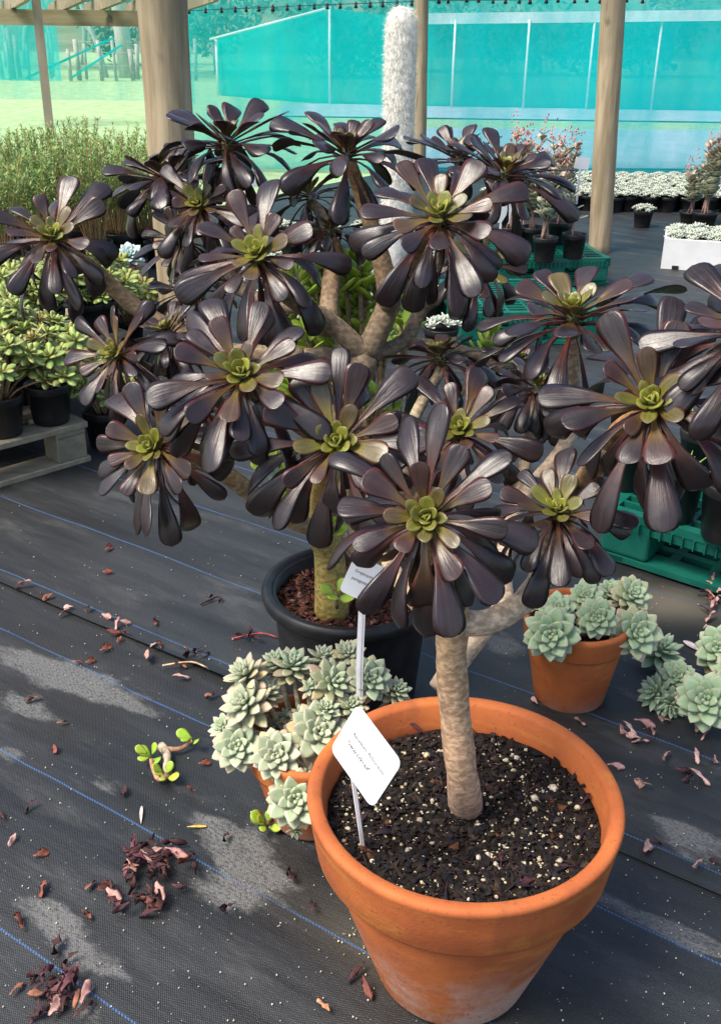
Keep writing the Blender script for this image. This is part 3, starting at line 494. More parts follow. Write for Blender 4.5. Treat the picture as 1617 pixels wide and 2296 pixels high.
grains(1600, sr+.008, zf, rr, .0028).build('pumice_grains', M['chips'], soil, kind='stuff')
grains(120, sr-.008, zf, rr, .0062).build('pumice_stones', M['chips'], soil, kind='stuff')
def litter(n, r, zf, rr, cols, L0=.035):
    mb = MB()
    for _ in range(n):
        a = rr.uniform(0, 6.283); q = r*math.sqrt(rr.uniform(.1, 1)); az_ = rr.uniform(0, 6.283); d = V((math.cos(az_), math.sin(az_), rr.uniform(-.05, .25))); c = rr.choice(cols)
        leaf(mb, (q*math.cos(a), q*math.sin(a), zf(q, a)+.004), d, V((rr.uniform(-.5, .5), rr.uniform(-.5, .5), 1)), L0*rr.uniform(.6, 1.4), L0*rr.uniform(.15, .4), prof_a, lambda s, x, c=c: mix((.09, .025, .035), c, sm(0, .5, s)), SS, .0012, rr.uniform(-.6, .9), rr.uniform(-.3, .8), .3, (.6, rr.uniform(-.6, .8)), rr.uniform(-1.5, 1.5), 3, .4)
    return mb
litter(95, sr+.002, zf, rr, [(.02, .013, .02), (.03, .018, .026), (.015, .012, .016), (.03, .02, .018), (.06, .022, .03)]).build('leaf_litter', M['dead'], soil, kind='stuff')
# black pot
bp = empty('plastic_pot', PB, 'big black plastic pot with a thick rolled rim holding the wide black aeonium', 'pot'); Hb = .272; Rb_ = .181
mb = MB(); mb.lathe([(.001, .004), (.128, .004), (.134, 0), (.138, .006), (.146, .10), (.155, .20), (.160, Hb-.025), (.166, Hb-.022), (.164, Hb-.01), (.154, Hb-.01), (.150, .20), (.13, .02), (.001, .02)], 64); mb.build('body', M['blackpot'], bp)
mb = MB(); mb.lathe([(.160, Hb-.034), (.172, Hb-.036), (.180, Hb-.028), (.1825, Hb-.015), (.179, Hb-.004), (.170, Hb), (.162, Hb-.004), (.1565, Hb-.014), (.154, Hb-.05), (.157, Hb-.05)], 72, close=True); mb.build('rim', M['blackpot'], bp)
sb, zf2 = soil_disc(.153, .228, .004, rr); sb_ = sb.build('soil', M['redsoil'], bp); rr = random.Random(9)
chips(2600, .148, zf2, [(.10, .035, .022), (.16, .06, .04), (.06, .025, .018), (.03, .016, .012), (.22, .12, .09), (.2, .05, .03)], .012, rr, .35, [5, 4, 5, 4, 2, 1]).build('bark_chips', M['chips'], sb_, smooth=False, kind='stuff')
litter(40, .14, zf2, rr, [(.10, .03, .03), (.16, .07, .05), (.03, .015, .02)], .03).build('leaf_litter', M['dead'], sb_, kind='stuff')
# smaller terracotta pots
pc, soc, zfc, src = terracotta_pot(PC, .19, .118, .070, .055, .013, 'smaller terracotta pot of stalked pale rosettes tucked behind the large terracotta pot', M['terra2'], .155, 2)
pd, sod, zfd, srd = terracotta_pot(PD, .205, .113, .072, .055, .013, 'small terracotta pot of pale green rosettes in front of the green plastic pallet', M['terra2'], .17, 3)
for so_, zf_, s_ in ((soc, zfc, src), (sod, zfd, srd)): chips(500, s_, zf_, [(.012, .009, .007), (.03, .02, .016), (.06, .03, .02)], .009, rr).build('bark_chips', M['chips'], so_, smooth=False, kind='stuff')
# ================================================================== PALE ROSETTE SUCCULENTS
GP = ((.36, .44, .26), (.31, .42, .27), (.42, .46, .30)); OLD = ((.62, .42, .20), (.60, .40, .28), (.55, .46, .22))
def gcol(u, old, rr, tint):
    c = mix(tint, (.26, .42, .24), .25*(1-u)); o = rr.choice(OLD); old_ = min(1, old*1.5); k = min(1, 1.3*max(0, (u-1+old_)/max(.05, old_)))*rr.uniform(.4, 1); j = rr.uniform(.92, 1.1)
    def f(s, x):
        q = mix(c, mix(c, (.46, .52, .38), .5), sm(.3, 1, s)); q = mix(q, o, k*(.45+.55*s))
        if abs(x) > .9: q = mix(q, (.62, .58, .46), .35)
        if s > .96: q = mix(q, (.55, .32, .25), .5)
        return tuple(v*j for v in q)
    return f
def ghost_rosette(thing, org, o, n, rad, split, N=34, old=.25, seed=0, long=False, tint=None, dome=.42, wl=.62):
    rr = random.Random(seed*17+3); tint = tint or rr.choice(GP); e1 = n.cross(V((.21, .37, .9))).normalized(); e2 = n.cross(e1); a0 = rr.uniform(0, 6.28); core = MB(); q = []
    for i in range(N):
        u = i/(N-1); azm = a0+i*2.39996+rr.uniform(-.08, .08); th = math.radians(8+92*u**.62); rd = e1*math.cos(azm)+e2*math.sin(azm); d = n*math.cos(th)+rd*math.sin(th); up = n*math.sin(th)-rd*math.cos(th)
        L = rad*(.22+.80*min(1, u/.55)**.8)*rr.uniform(.92, 1.06)*(1.0 if not long else 1.1); W = L*(wl if not long else .36)*rr.uniform(.92, 1.08)
        q.append((rd*rad*.05-n*rad*(dome if not long else .9)*u, d, up, L, W, prof_g, gcol(u, old, rr, tint), GS, rad*.13, -.25+.1*rr.random(), -.12, .03, (.35, .25), 0, 5))
    k0 = 5 if split else N
    for a in q[:k0]: leaf(core, *a)
    core.tube([-n*rad*.5, n*rad*.02], [rad*.12, rad*.08], 7, col=(.3, .38, .25)); ob = core.build('rosette', M['ghost'], thing, loc=o-org, kind=None if split else 'stuff')
    for a in q[k0:]: mb = MB(); leaf(mb, *a); mb.build('leaf', M['ghost'], ob)
    return o-n*rad*.42
go = PC+V((0, 0, .155)); gp = empty('ghost_plant', go, 'pale green rosettes on tall stalks spilling from the terracotta pot behind the large pot', 'succulent', 'pale rosette succulents')
GR = [(542, 1504, 55, (-.5, .62, .55), 1.47, .5, 1), (542, 1573, 62, (-.5, .35, .8), 1.42, .4, 1), (597, 1545, 44, (.25, .75, .5), 1.46, .6, 0), (617, 1477, 46, (-.3, .8, .45), 1.53, .4, 0), (658, 1482, 52, (.1, .72, .65), 1.51, .45, 1), (725, 1465, 40, (.1, .8, .5), 1.55, .3, 0),
      (780, 1462, 42, (0, .5, .7), 1.55, .5, 0), (751, 1526, 60, (.35, .3, .85), 1.47, .4, 1), (830, 1520, 54, (.3, .2, .9), 1.49, .3, 1), (694, 1537, 26, (0, .6, .8), 1.46, .4, 0), (532, 1672, 56, (-.12, .12, 1), 1.385, .3, 1), (619, 1692, 57, (0, .1, 1), 1.355, .2, 1),
      (497, 1630, 40, (-.6, .3, .7), 1.42, .2, 0), (717, 1640, 74, (.2, .25, .9), 1.405, .2, 1), (653, 1642, 36, (-.3, .6, .7), 1.42, .1, 0), (640, 1602, 22, (0, .5, .8), 1.47, 0, 0), (674, 1596, 22, (0, .6, .8), 1.46, .3, 0), (614, 1620, 18, (0, .7, .7), 1.46, 0, 0), (730, 1586, 38, (0, .6, .7), 1.43, .2, 0),
      (787, 1580, 42, (.1, .5, .8), 1.45, .5, 0), (668, 1738, 56, (.05, .45, .9), 1.355, 1.0, 0), (664, 1790, 66, (.0, .0, 1), 1.315, .15, 1), (664, 1868, 22, (0, -.7, .6), 1.31, 0, 0), (893, 1545, 38, (.4, .5, .7), 1.50, .4, 0)]
for i, (x, y, r, n, Y, old, s) in enumerate(GR):
    o = PY(x, y, Y); t = Y/ray(x, y).y; e = ghost_rosette(gp, go, o, NV(x, y, n), r/F*t, bool(s), 34 if r > 30 else 16, old, i+1, dome=.75 if n[2] < .9 else .4, wl=.47 if n[2] < .9 else .6)
    b = V((PC.x+(o.x-PC.x)*.45, PC.y+(o.y-PC.y)*.45, .15)); mid = b.lerp(e, .5)+V((0, 0, .03 if o.z < .22 else .0)); branch(gp, go, 'stem', [b, mid, e], [.0055, .005, .005], (.34, .30, .20), n=7, k=4)
ho = PD+V((0, 0, .17)); hp = empty('ghost_plant', ho, 'pale mint rosettes leaning over the small terracotta pot in front of the green pallet', 'succulent', 'pale rosette succulents')
HR = [(1236, 1421, 62, (-.05, .0, 1), 1.715, .0, 1), (1250, 1365, 44, (0, .5, .8), 1.78, .1, 0), (1338, 1385, 48, (0, .15, 1), 1.75, .12, 1), (1314, 1336, 40, (0, .4, .9), 1.83, .1, 1), (1419, 1331, 47, (.4, .4, .8), 1.84, .45, 1), (1428, 1418, 60, (.35, .15, .9), 1.76, .35, 1), (1372, 1325, 36, (.1, .7, .6), 1.87, .1, 0), (1200, 1345, 30, (-.2, .8, .5), 1.86, .1, 0)]
for i, (x, y, r, n, Y, old, s) in enumerate(HR):
    o = PY(x, y, Y); t = Y/ray(x, y).y; e = ghost_rosette(hp, ho, o, NV(x, y, n), r/F*t, bool(s), 34, old, i+60, tint=(.31, .46, .23)); b = V((PD.x+(o.x-PD.x)*.4, PD.y+(o.y-PD.y)*.4, .165)); branch(hp, ho, 'stem', [b, b.lerp(e, .5)+V((0, 0, .015)), e], [.006, .0055, .005], (.34, .30, .2), n=7, k=4)
to = G(1560, 1580); tpn = empty('ghost_plant', to, 'pale green rosettes trailing on the bare weed mat beside fallen pink leaves', 'succulent', 'pale rosette succulents')
TR = [(1487, 1450, 52, (.3, .5, .6), .07, 0, 0, 1), (1612, 1455, 56, (-.1, .2, 1), .09, .1, 1, 0), (1518, 1516, 40, (0, .3, .9), .07, 0, 0, 0), (1580, 1568, 66, (0, .2, 1), .09, .05, 1, 0), (1466, 1550, 42, (-.3, .2, .8), .05, 0, 0, 1), (1505, 1585, 36, (0, -.4, .8), .035, 0, 0, 1), (1650, 1510, 50, (.2, .3, .9), .08, .1, 0, 0)]
for i, (x, y, r, n, z, old, s, lg) in enumerate(TR):
    o = G(x, y, z); t = o.y/ray(x, y).y; e = ghost_rosette(tpn, to, o, NV(x, y, n), r/F*t, bool(s), 34, old, i+90, long=bool(lg), tint=(.20, .33, .19) if lg else (.28, .43, .21)); branch(tpn, to, 'stem', [e, e.lerp(V((to.x, to.y, .012)), .5)-V((0, 0, e.z*.35)), V((to.x, to.y, .008))], [.005, .005, .005], (.3, .3, .2), n=7, k=4)
# ================================================================== PLANT LABELS
def plant_label(corners, stick, t, label, words, name='plant_label', wd=7.5):
    pts = [P(x, y, tt) for (x, y), tt in zip(corners, t[0])]; org = P(*stick[-1], t[1][-1]); root = empty(name, org, label, 'plant label', 'white plant labels')
    cx = sum((p for p in pts), V())/4; ax = (pts[3]-pts[0]).normalized(); nn_ = ax.cross(pts[1]-pts[0]).normalized(); nn_ = nn_ if nn_.dot(CAM-cx) > 0 else -nn_; ay = nn_.cross(ax); w_ = (pts[3]-pts[0]).length; h_ = ((pts[1]-pts[0]).dot(ay)); hh = abs(h_)
    r = .12*min(w_, hh); prof = []
    for sx, sy, a0 in ((1, 1, 0), (-1, 1, 90), (-1, -1, 180), (1, -1, 270)):
        for k in range(5): a = math.radians(a0+k*22.5); prof.append((sx*(w_/2-r)+r*math.cos(a), sy*(hh/2-r)+r*math.sin(a)))
    mb = MB(); n = len(prof); mb.add([cx-org+ax*x+ay*y+nn_*z for z in (0, -.0012) for x, y in prof], [tuple(range(n)), tuple(range(2*n-1, n-1, -1))]+[(i, n+i, n+(i+1) % n, (i+1) % n) for i in range(n)]); mb.build('head', M['white'], root, smooth=False)
    mb = MB(); sp = [P(x, y, q)-org for (x, y), q in zip(stick, t[1])]
    for a, b in zip(sp[:-1], sp[1:]):
        A = (b-a).normalized(); sd = A.cross(nn_).normalized(); W0 = wd/F*t[1][0]; mb.box((a+b)/2-nn_*.0018, (W0, .0011, (b-a).length/2+.001), (sd, nn_, A)); mb.box((a+b)/2-nn_*.0005, (W0*.35, .0012, (b-a).length/2), (sd, nn_, A))
    mb.build('stick', M['white'], root, smooth=False)
    for txt, fx, fy, sz in words:
        cu = bpy.data.curves.new('lettering', 'FONT'); cu.body = txt; cu.size = sz*w_; ob = bpy.data.objects.new('tmp', cu); me = bpy.data.meshes.new_from_object(ob); bpy.data.objects.remove(ob); me.materials.clear(); me.materials.append(M['ink'])
        l = link('lettering', me, root); mt = Matrix((ax, ay, nn_)).transposed().to_4x4(); mt.translation = cx-org+ax*(w_*fx)+ay*(hh*fy)+nn_*.0008; l.matrix_local = mt
tb = G(808, 1900, .296).y/ray(808, 1900).y
plant_label([(800, 1578), (740, 1682), (838, 1810), (900, 1712)], [(786, 1722), (812, 1902)], ([1.26, 1.305, 1.255, 1.21], [1.284, tb]), 'white plant label on a stick in the large terracotta pot', [("Aeonium Arboreum", -.32, .07, .085), ("'Swartzkopf'", -.34, -.13, .105)])
plant_label([(800, 1243), (758, 1322), (848, 1366), (892, 1285)], [(806, 1330), (812, 1360), (806, 1500), (806, 1585)], ([1.72]*4, [1.722, 1.722, 1.76, 1.79]), 'white plant label rising out of the pale stalked rosettes against the black pot', [("Graptopetalum", -.36, .1, .10), ("paraguayense", -.36, -.1, .10)], wd=8)
# ================================================================== PALLETS
def wood_pallet(corner, label, L=1.2, D=1.0, ang=None):
    e1 = V((-.72, -.694, 0)).normalized(); e2 = V((-e1.y, e1.x, 0)); e2 = e2 if e2.y > 0 else -e2; up = V((0, 0, 1)); root = empty('wooden_pallet', corner, label, 'pallet', 'wooden pallets'); rr = random.Random(int(corner.y*100))
    def bx(nm, a, b, z, da, db, dz):
        mb = MB(); mb.box((0, 0, 0), (da, db, dz), (e1, e2, up)); o = mb.build(nm, M['plank'], root, smooth=False, loc=e1*a+e2*b+up*z); o.rotation_euler = (rr.uniform(-.004, .004), rr.uniform(-.004, .004), rr.uniform(-.006, .006))
        bv = o.modifiers.new('b', 'BEVEL'); bv.width = .003; bv.segments = 1
    for k in range(6): bx('plank', L/2, .05+k*(D-.1)/5, .131, L/2, .049-.003*(k % 2), .0105)
    for k in range(3):
        bx('bottom_plank', L/2, .05+k*(D-.1)/2, .010, L/2, .05, .010)
        for a in (.06, L/2, L-.06): bx('block', a, .05+k*(D-.1)/2, .061, .05, .045, .0415)
    for a in (.06, L/2, L-.06): bx('cross_board', a, D/2, .1115, .05, D/2, .009)
    return root, e1, e2
K1 = V((-.865, 3.035, 0.006))
wood_pallet(K1, 'weathered wooden pallet carrying the front pots of pale variegated aeonium')
K2 = V((-.95, 4.05, 0.006)); wood_pallet(K2, 'wooden pallet carrying the rear pots of pale variegated aeonium')
K3 = V((-1.09, 5.25, 0.006)); wood_pallet(K3, 'wooden pallet carrying the bushy needle-leaved herbs', 1.6, 1.2)
def green_pallet(corner, e1, e2, label, n=(9, 9), size=1.08):
    root = empty('plastic_pallet', corner, label, 'pallet', 'green plastic pallets'); up = V((0, 0, 1)); S_ = size
    def deck(nm, z, th, pitch, bw, border):
        mb = MB(); 
        for k in range(2):
            mb.box(e1*(S_/2)+e2*(border/2+k*(S_-border))+up*z, (S_/2, border/2, th), (e1, e2, up)); mb.box(e2*(S_/2)+e1*(border/2+k*(S_-border))+up*(z-.0011), (border/2, S_/2, th), (e1, e2, up))
        q = int((S_-2*border)/pitch)
        for k in range(1, q): mb.box(e1*(S_/2)+e2*(border+k*(S_-2*border)/q)+up*(z-.002), (S_/2-.01, bw, th), (e1, e2, up))
        q2 = int((S_-2*border)/(pitch*2.2))
        for k in range(1, q2): mb.box(e2*(S_/2)+e1*(border+k*(S_-2*border)/q2)+up*(z-.0031), (bw, S_/2-.01, th), (e1, e2, up))
        mb.build(nm, M['greenplastic'], root, smooth=False)
    deck('top_deck', .139, .011, .042, .006, .03); deck('bottom_deck', .013, .008, .048, .013, .075)
    for a in (.07, S_/2, S_-.07):
        for b in (.07, S_/2, S_-.07):
            mb = MB(); mb.box(e1*a+e2*b+up*.0745, (.067, .067, .054), (e1, e2, up)); o = mb.build('leg', M['greenplastic'], root, smooth=False); bv = o.modifiers.new('b', 'BEVEL'); bv.width = .012; bv.segments = 3
    mb = MB()                                             # ribbed skirt under the top deck
    for k in range(2):
        mb.box(e1*(S_/2)+e2*(.004+k*(S_-.008))+up*.116, (S_/2-.002, .002, .014), (e1, e2, up)); mb.box(e2*(S_/2)+e1*(.004+k*(S_-.008))+up*.116, (.002, S_/2-.006, .014), (e1, e2, up))
        for i in range(27): mb.box(e1*(.02+i*(S_-.04)/26)+e2*(-.003+k*(S_+.006))+up*.116, (.0016, .006, .014), (e1, e2, up)); mb.box(e2*(.02+i*(S_-.04)/26)+e1*(-.003+k*(S_+.006))+up*.116, (.006, .0016, .014), (e1, e2, up))
    mb.build('skirt', M['greenplastic'], root, smooth=False); return root
g1 = V((.80, -.6, 0)); g2 = V((.6, .8, 0))
green_pallet(V((.635, 2.435, .008)), g1, g2, 'green plastic pallet behind the small terracotta pot', size=.80)
green_pallet(V((.70, 5.42, .006)), V((1, .15, 0)).normalized(), V((-.15, 1, 0)).normalized(), 'green plastic pallet under the potted kalanchoes beside the round post', size=.62)
green_pallet(V((.42, 4.35, .006)), V((1, .1, 0)).normalized(), V((-.1, 1, 0)).normalized(), 'empty green plastic pallet between the black aeonium and the kalanchoes', size=.62)
# ================================================================== NURSERY POTS
def potmesh(r, h, key):
    mb = MB(); mb.lathe([(.001, .003), (r*.72, .003), (r*.75, 0), (r*.77, .004), (r*.93, h*.80), (r*.95, h*.80), (r*.97, h*.82), (r, h-.003), (r*.99, h), (r*.95, h), (r*.93, h-.012), (r*.9, h-.02), (.001, h-.02)], 28); me = mb.mesh('pot', M['blackpot'])
    mb = MB(); mb.lathe([(.001, h-.014), (r*.5, h-.012), (r*.945, h-.017)], 20); return me, mb.mesh('soil', M['redsoil' if key else 'soil'])
PM = {}
def nursery_pot(p, r, h, label, group, key=0):
    k = (round(r, 3), round(h, 3), key)
    if k not in PM: PM[k] = potmesh(r, h, key)
    root = empty('nursery_pot', p, label, 'pot', group, R.uniform(0, 6)); link('pot', PM[k][0], root); link('soil', PM[k][1], root); return V(p)+V((0, 0, h-.012))
def rosmesh(name, rad, N, W, colf, mat, rr, ss=SS, th=.06, thmax=92, pr=prof_j, bend=-.1, nc=3, stem=True):
    mb = MB()
    for i in range(N):
        u = i/(N-1); azm = i*2.39996+rr.uniform(-.1, .1); t = math.radians(12+(thmax-12)*u**.6); rd = V((math.cos(azm), math.sin(azm), 0)); n = V((0, 0, 1)); d = n*math.cos(t)+rd*math.sin(t); up = n*math.sin(t)-rd*math.cos(t); L = rad*(.35+.65*min(1, u/.5))*rr.uniform(.9, 1.1)
        leaf(mb, rd*rad*.03-n*rad*.25*u, d, up, L, L*W, pr, colf(u, rr), ss, rad*th, bend, .1, .1, (.3, .1), 0, nc)
    return mb.mesh(name, mat)
def aim(o, n, s, rr=R):
    o.rotation_mode = 'QUATERNION'; o.rotation_quaternion = V(n).to_track_quat('Z', 'Y'); o.scale = (s, s, s)
# ---- variegated aeoniums
def vc(u, rr):
    c = mix((.36, .44, .08), (.20, .34, .07), sm(.1, .9, u)); e = rr.choice(((.52, .50, .17), (.55, .40, .16), (.46, .52, .15))); j = rr.uniform(.85, 1.1)
    return lambda s, x: tuple(q*j for q in (mix(c, e, .75) if abs(x) > .8 or s > .9 else mix(c, (.20, .38, .12), .5*s)))
VM = [rosmesh('rosette', .046, 14, .5, vc, M['leaf'], random.Random(70+i), pr=prof_j, thmax=95) for i in range(5)]
def vc2(u, rr): f = vc(u, rr); return lambda s, x: mix(f(s, x), (.45, .22, .10), .35)
VM.append(rosmesh('rosette', .044, 15, .45, vc2, M['leaf'], random.Random(80)))
def varieg(p, rr, label, n=22, spread=.15, H=.2, group='pots of pale variegated aeonium on the pallets'):
    base = nursery_pot(p, .072, .125, 'black nursery pot under '+label, 'black nursery pots on the pallets', 1)
    root = empty('variegated_aeonium', base, 'bushy pale green and cream rosettes, '+label, 'succulent', group); mb = MB()
    for k in range(n):
        a = k*2.4+rr.uniform(-.4, .4); q = spread*math.sqrt((k+.5)/n); e = V((q*math.cos(a), q*math.sin(a), H*rr.uniform(.60, 1.08)-.45*q)); m_ = V((e.x*.45, e.y*.45, e.z*.5)); mb.tube(spline([(e.x*.15, e.y*.15, -.01), m_, e], 3), .0035, 5, col=mix((.34, .24, .13), (.25, .17, .1), rr.random()))
        o = link('rosette', rr.choice(VM), root, e); aim(o, (e.x*3+rr.uniform(-.3, .3), e.y*3+rr.uniform(-.3, .3)-.25, .8), rr.uniform(.8, 1.25))
    mb.build('stems', M['stem'], root)
rr = random.Random(21); e1 = V((-.72, -.694, 0)).normalized(); e2 = V((.694*-1, .72, 0)).normalized()
zt = .148
vspots = [(G(140, 955, zt), 'foremost pair on the pallet edge'), (G(35, 985, zt), 'foremost pair on the pallet edge'), (G(232, 905, zt), 'beside the black aeonium at the pallet corner')]
for a, b in ((.33, .30), (.55, .30), (.12, .30), (.78, .3), (.2, .5), (.42, .5), (.0, .50), (.64, .52)): q = V((-.85, 3.05, zt))+e1*(a-.12)+e2*b; vspots.append((V((q.x, q.y, zt)), 'packed in the middle of the front pallet'))
for px, py in ((60, 800), (150, 780), (240, 760), (310, 745), (20, 760), (110, 740), (200, 725), (285, 705), (-30, 800)): vspots.append((G(px, py, zt), 'on the rear pallet below the herb bushes'))
def grounded(p, m=.05):                       # keep a pot on a pallet top, or set it down on the mat
    p = V(p)
    for K, a_, b_ in ((K1, 1.2, 1.0), (K2, 1.2, 1.0), (K3, 1.6, 1.2)):
        q = p-K; u, v = q.dot(e1), q.dot(e2)
        if m < u < a_-m and m < v < b_-m: return V((p.x, p.y, zt))
        if -.09 < u < a_+.09 and -.09 < v < b_+.09: u = min(max(u, m+.01), a_-m-.01); v = min(max(v, m+.01), b_-m-.01); q = K+e1*u+e2*v; return V((q.x, q.y, zt))
    return V((p.x, p.y, .006))
for p, l in vspots: varieg(grounded(p, .06), rr, l)
# ---- needle-leaved herb bushes
def herbmesh(seed, H):
    rr = random.Random(seed); st = MB(); fo_ = MB()
    for k in range(30):
        a = k*2.4; q = .04*math.sqrt(k/30); e = V((math.cos(a)*q*4.3+rr.uniform(-.03, .03), math.sin(a)*q*4.3+rr.uniform(-.03, .03), H*rr.uniform(.68, 1.05))); sp = spline([(math.cos(a)*q, math.sin(a)*q, 0), (e.x*.55, e.y*.55, e.z*.5), e], 6); st.tube(sp, interp([.0035, .0015], len(sp)), 4, col=mix((.42, .26, .10), (.30, .2, .1), rr.random()))
        c0 = mix((.13, .27, .06), (.26, .38, .11), rr.random())
        for i in range(80):
            s = rr.uniform(.22, 1)**.75; f = s*(len(sp)-1); j = int(min(f, len(sp)-2)); p = sp[j].lerp(sp[j+1], f-j); b = rr.uniform(0, 6.28); d = V((math.cos(b), math.sin(b), rr.uniform(.3, 1.1))).normalized(); L = rr.uniform(.020, .034); w_ = d.cross(V((0, 0, 1))).normalized()*.0034
            fo_.add([p, p+d*L*.55+w_, p+d*L, p+d*L*.55-w_], [(0, 1, 2, 3)], mix(c0, (.30, .42, .12), rr.uniform(0, .5)))
    return st.mesh('stems', M['stem']), fo_.mesh('foliage', M['leaf'], False)
HM = [herbmesh(s, .46) for s in (1, 2, 3, 4)]
rr = random.Random(33)
for i, (px, py, k) in enumerate(((228, 606, 0), (122, 630, 0), (15, 655, 0), (318, 575, 0), (188, 572, 1), (85, 592, 1), (-15, 615, 1), (275, 550, 1), (150, 548, 2), (50, 565, 2), (355, 540, 1), (-40, 580, 2), (235, 525, 2), (110, 530, 2), (320, 515, 2), (10, 540, 2), (195, 510, 3), (60, 512, 3), (285, 496, 3), (400, 520, 2))):
    p = grounded(G(px, py, zt if k < 3 else .0)); rowl = ('in the front row on the rear wooden pallet', 'in the second row on the rear wooden pallet', 'in the third row on the rear wooden pallet', 'standing behind the rear wooden pallet')[k]
    b = nursery_pot(p, .082, .14, 'black nursery pot of a herb bush '+rowl, 'pots of the herb bushes', 1); root = empty('herb_bush', b, 'yellow-green needle-leaved herb bush '+rowl, 'herb', 'needle-leaved herb bushes', rr.uniform(0, 6)); m_ = HM[i % 4]; link('stems', m_[0], root); link('foliage', m_[1], root); root.scale = (1.1, 1.1, rr.uniform(.92, 1.12)*(1 if p.z > .1 else 1.08))
# ---- echeverias on tall stalks with dry pink skirts
def ec(u, rr): j = rr.uniform(.9, 1.1); return lambda s, x: tuple(q*j for q in mix((.34, .50, .46), (.55, .64, .60), sm(.5, 1, s)))
def ek(u, rr): return lambda s, x: mix((.50, .17, .14), (.62, .32, .27), rr.random())
EM = rosmesh('rosette', .065, 30, .62, ec, M['ghost'], random.Random(5), pr=prof_g, th=.08, thmax=88, nc=5); KM = rosmesh('dry_leaves', .055, 26, .4, ek, M['dead'], random.Random(6), thmax=150, bend=.9, th=.03)
for px, py, Y, z0, lab in ((178, 622, 4.1, .148, 'blue-grey echeveria on a pink skirted stalk beside the herb pots'), (292, 572, 4.5, .148, 'blue-grey echeveria with a dry pink skirt beside the thick post')):
    p = PY(px, py, Y); b = V((p.x, p.y, z0+.09)); nursery_pot((p.x, p.y, z0), .06, .1, 'small black pot of '+lab, 'echeveria pots'); root = empty('echeveria', b, lab, 'succulent', 'stalked echeverias'); o = link('rosette', EM, root, p-b); aim(o, (.2, -.5, .8), 1); o = link('dry_leaves', KM, root, p-b-V((0, 0, .03))); mb = MB(); mb.tube([(0, 0, -.01), (p-b)*.5, p-b-V((0, 0, .02))], .011, 8, col=(.45, .22, .14)); mb.build('stalk', M['stem'], root)
# ---- jade plant standing in the black pot behind the aeonium trunk
jo = PB+V((.04, .09, .225)); jp = empty('jade_plant', jo, 'bright green jade plant with round leaves behind the aeonium branches', 'succulent'); rr = random.Random(77)
def jc(u, rr): c = mix((.24, .44, .04), (.40, .52, .06), rr.random()); e = (.55, .26, .05) if rr.random() < .3 else (.42, .5, .08); return lambda s, x: mix(c, e, .5 if abs(x) > .9 else 0)
def jleaf(seed): r_ = random.Random(seed); mb = MB(); leaf(mb, (0, 0, 0), (0, 1, .1), (0, 0, 1), .050, .034, prof_j, jc(0, r_), GS, .007, -.3, -.1, 0, (.15, .12), 0, 5); return mb.mesh('leaf', M['leaf'])
JM = [jleaf(i) for i in range(7)]
def jade_tip(thing, org, p, d, rr, n=8, s=1.0):
    d = V(d).normalized(); a = d.cross(V((.3, .5, .8))).normalized(); b = d.cross(a)
    for k in range(n):
        lv = k//2; az_ = (lv % 2)*1.571+(k % 2)*3.1416+rr.uniform(-.3, .3); rd = a*math.cos(az_)+b*math.sin(az_); dd = (rd+d*(.35+.15*lv)).normalized(); o = link('leaf', rr.choice(JM), thing, p-org-d*.014*(n/2-1-lv)*s+rd*.004); o.rotation_mode = 'QUATERNION'; y = dd; z = (d-y*d.dot(y)).normalized(); x = y.cross(z); o.rotation_quaternion = Matrix((x, y, z)).transposed().to_quaternion(); q = s*rr.uniform(.75, 1.15)*(1-.1*lv); o.scale = (q, q, q)
jt = [(640, 640), (665, 615), (700, 640), (630, 680), (770, 630), (800, 650), (760, 680), (790, 700), (745, 730), (810, 740), (780, 760), (825, 690), (770, 600), (820, 620), (700, 610), (610, 700), (600, 790), (650, 860), (905, 640), (915, 690), (900, 730), (1100, 750), (1130, 770), (745, 860), (860, 880), (600, 1020), (640, 1090), (900, 960), (685, 660), (725, 665), (735, 610), (805, 590), (840, 640), (850, 750), (715, 760), (680, 740)]
for i, (x, y) in enumerate(jt):
    e = P(x, y, rr.uniform(2.0, 2.2)); m_ = jo.lerp(e, .55)+V((rr.uniform(-.03, .03), rr.uniform(0, .05), .04)); branch(jp, jo, 'branch', [jo+V((rr.uniform(-.02, .02), rr.uniform(-.02, .02), -.01)), m_, e], [.009, .007, .0045], (.28, .2, .12), n=6, k=3); jade_tip(jp, jo, e, (e-m_)+V((0, -.05, .12)), rr, 8, 1.15)
for x, y in ((755, 1330), (735, 1185), (690, 1120)): e = P(x, y, 1.92); jade_tip(jp, jo, e, (0, -.3, .6), rr, 4, .8); branch(jp, jo, 'branch', [e, e-V((0, -.03, .05))], [.004, .004], (.3, .22, .12), n=5, k=2)
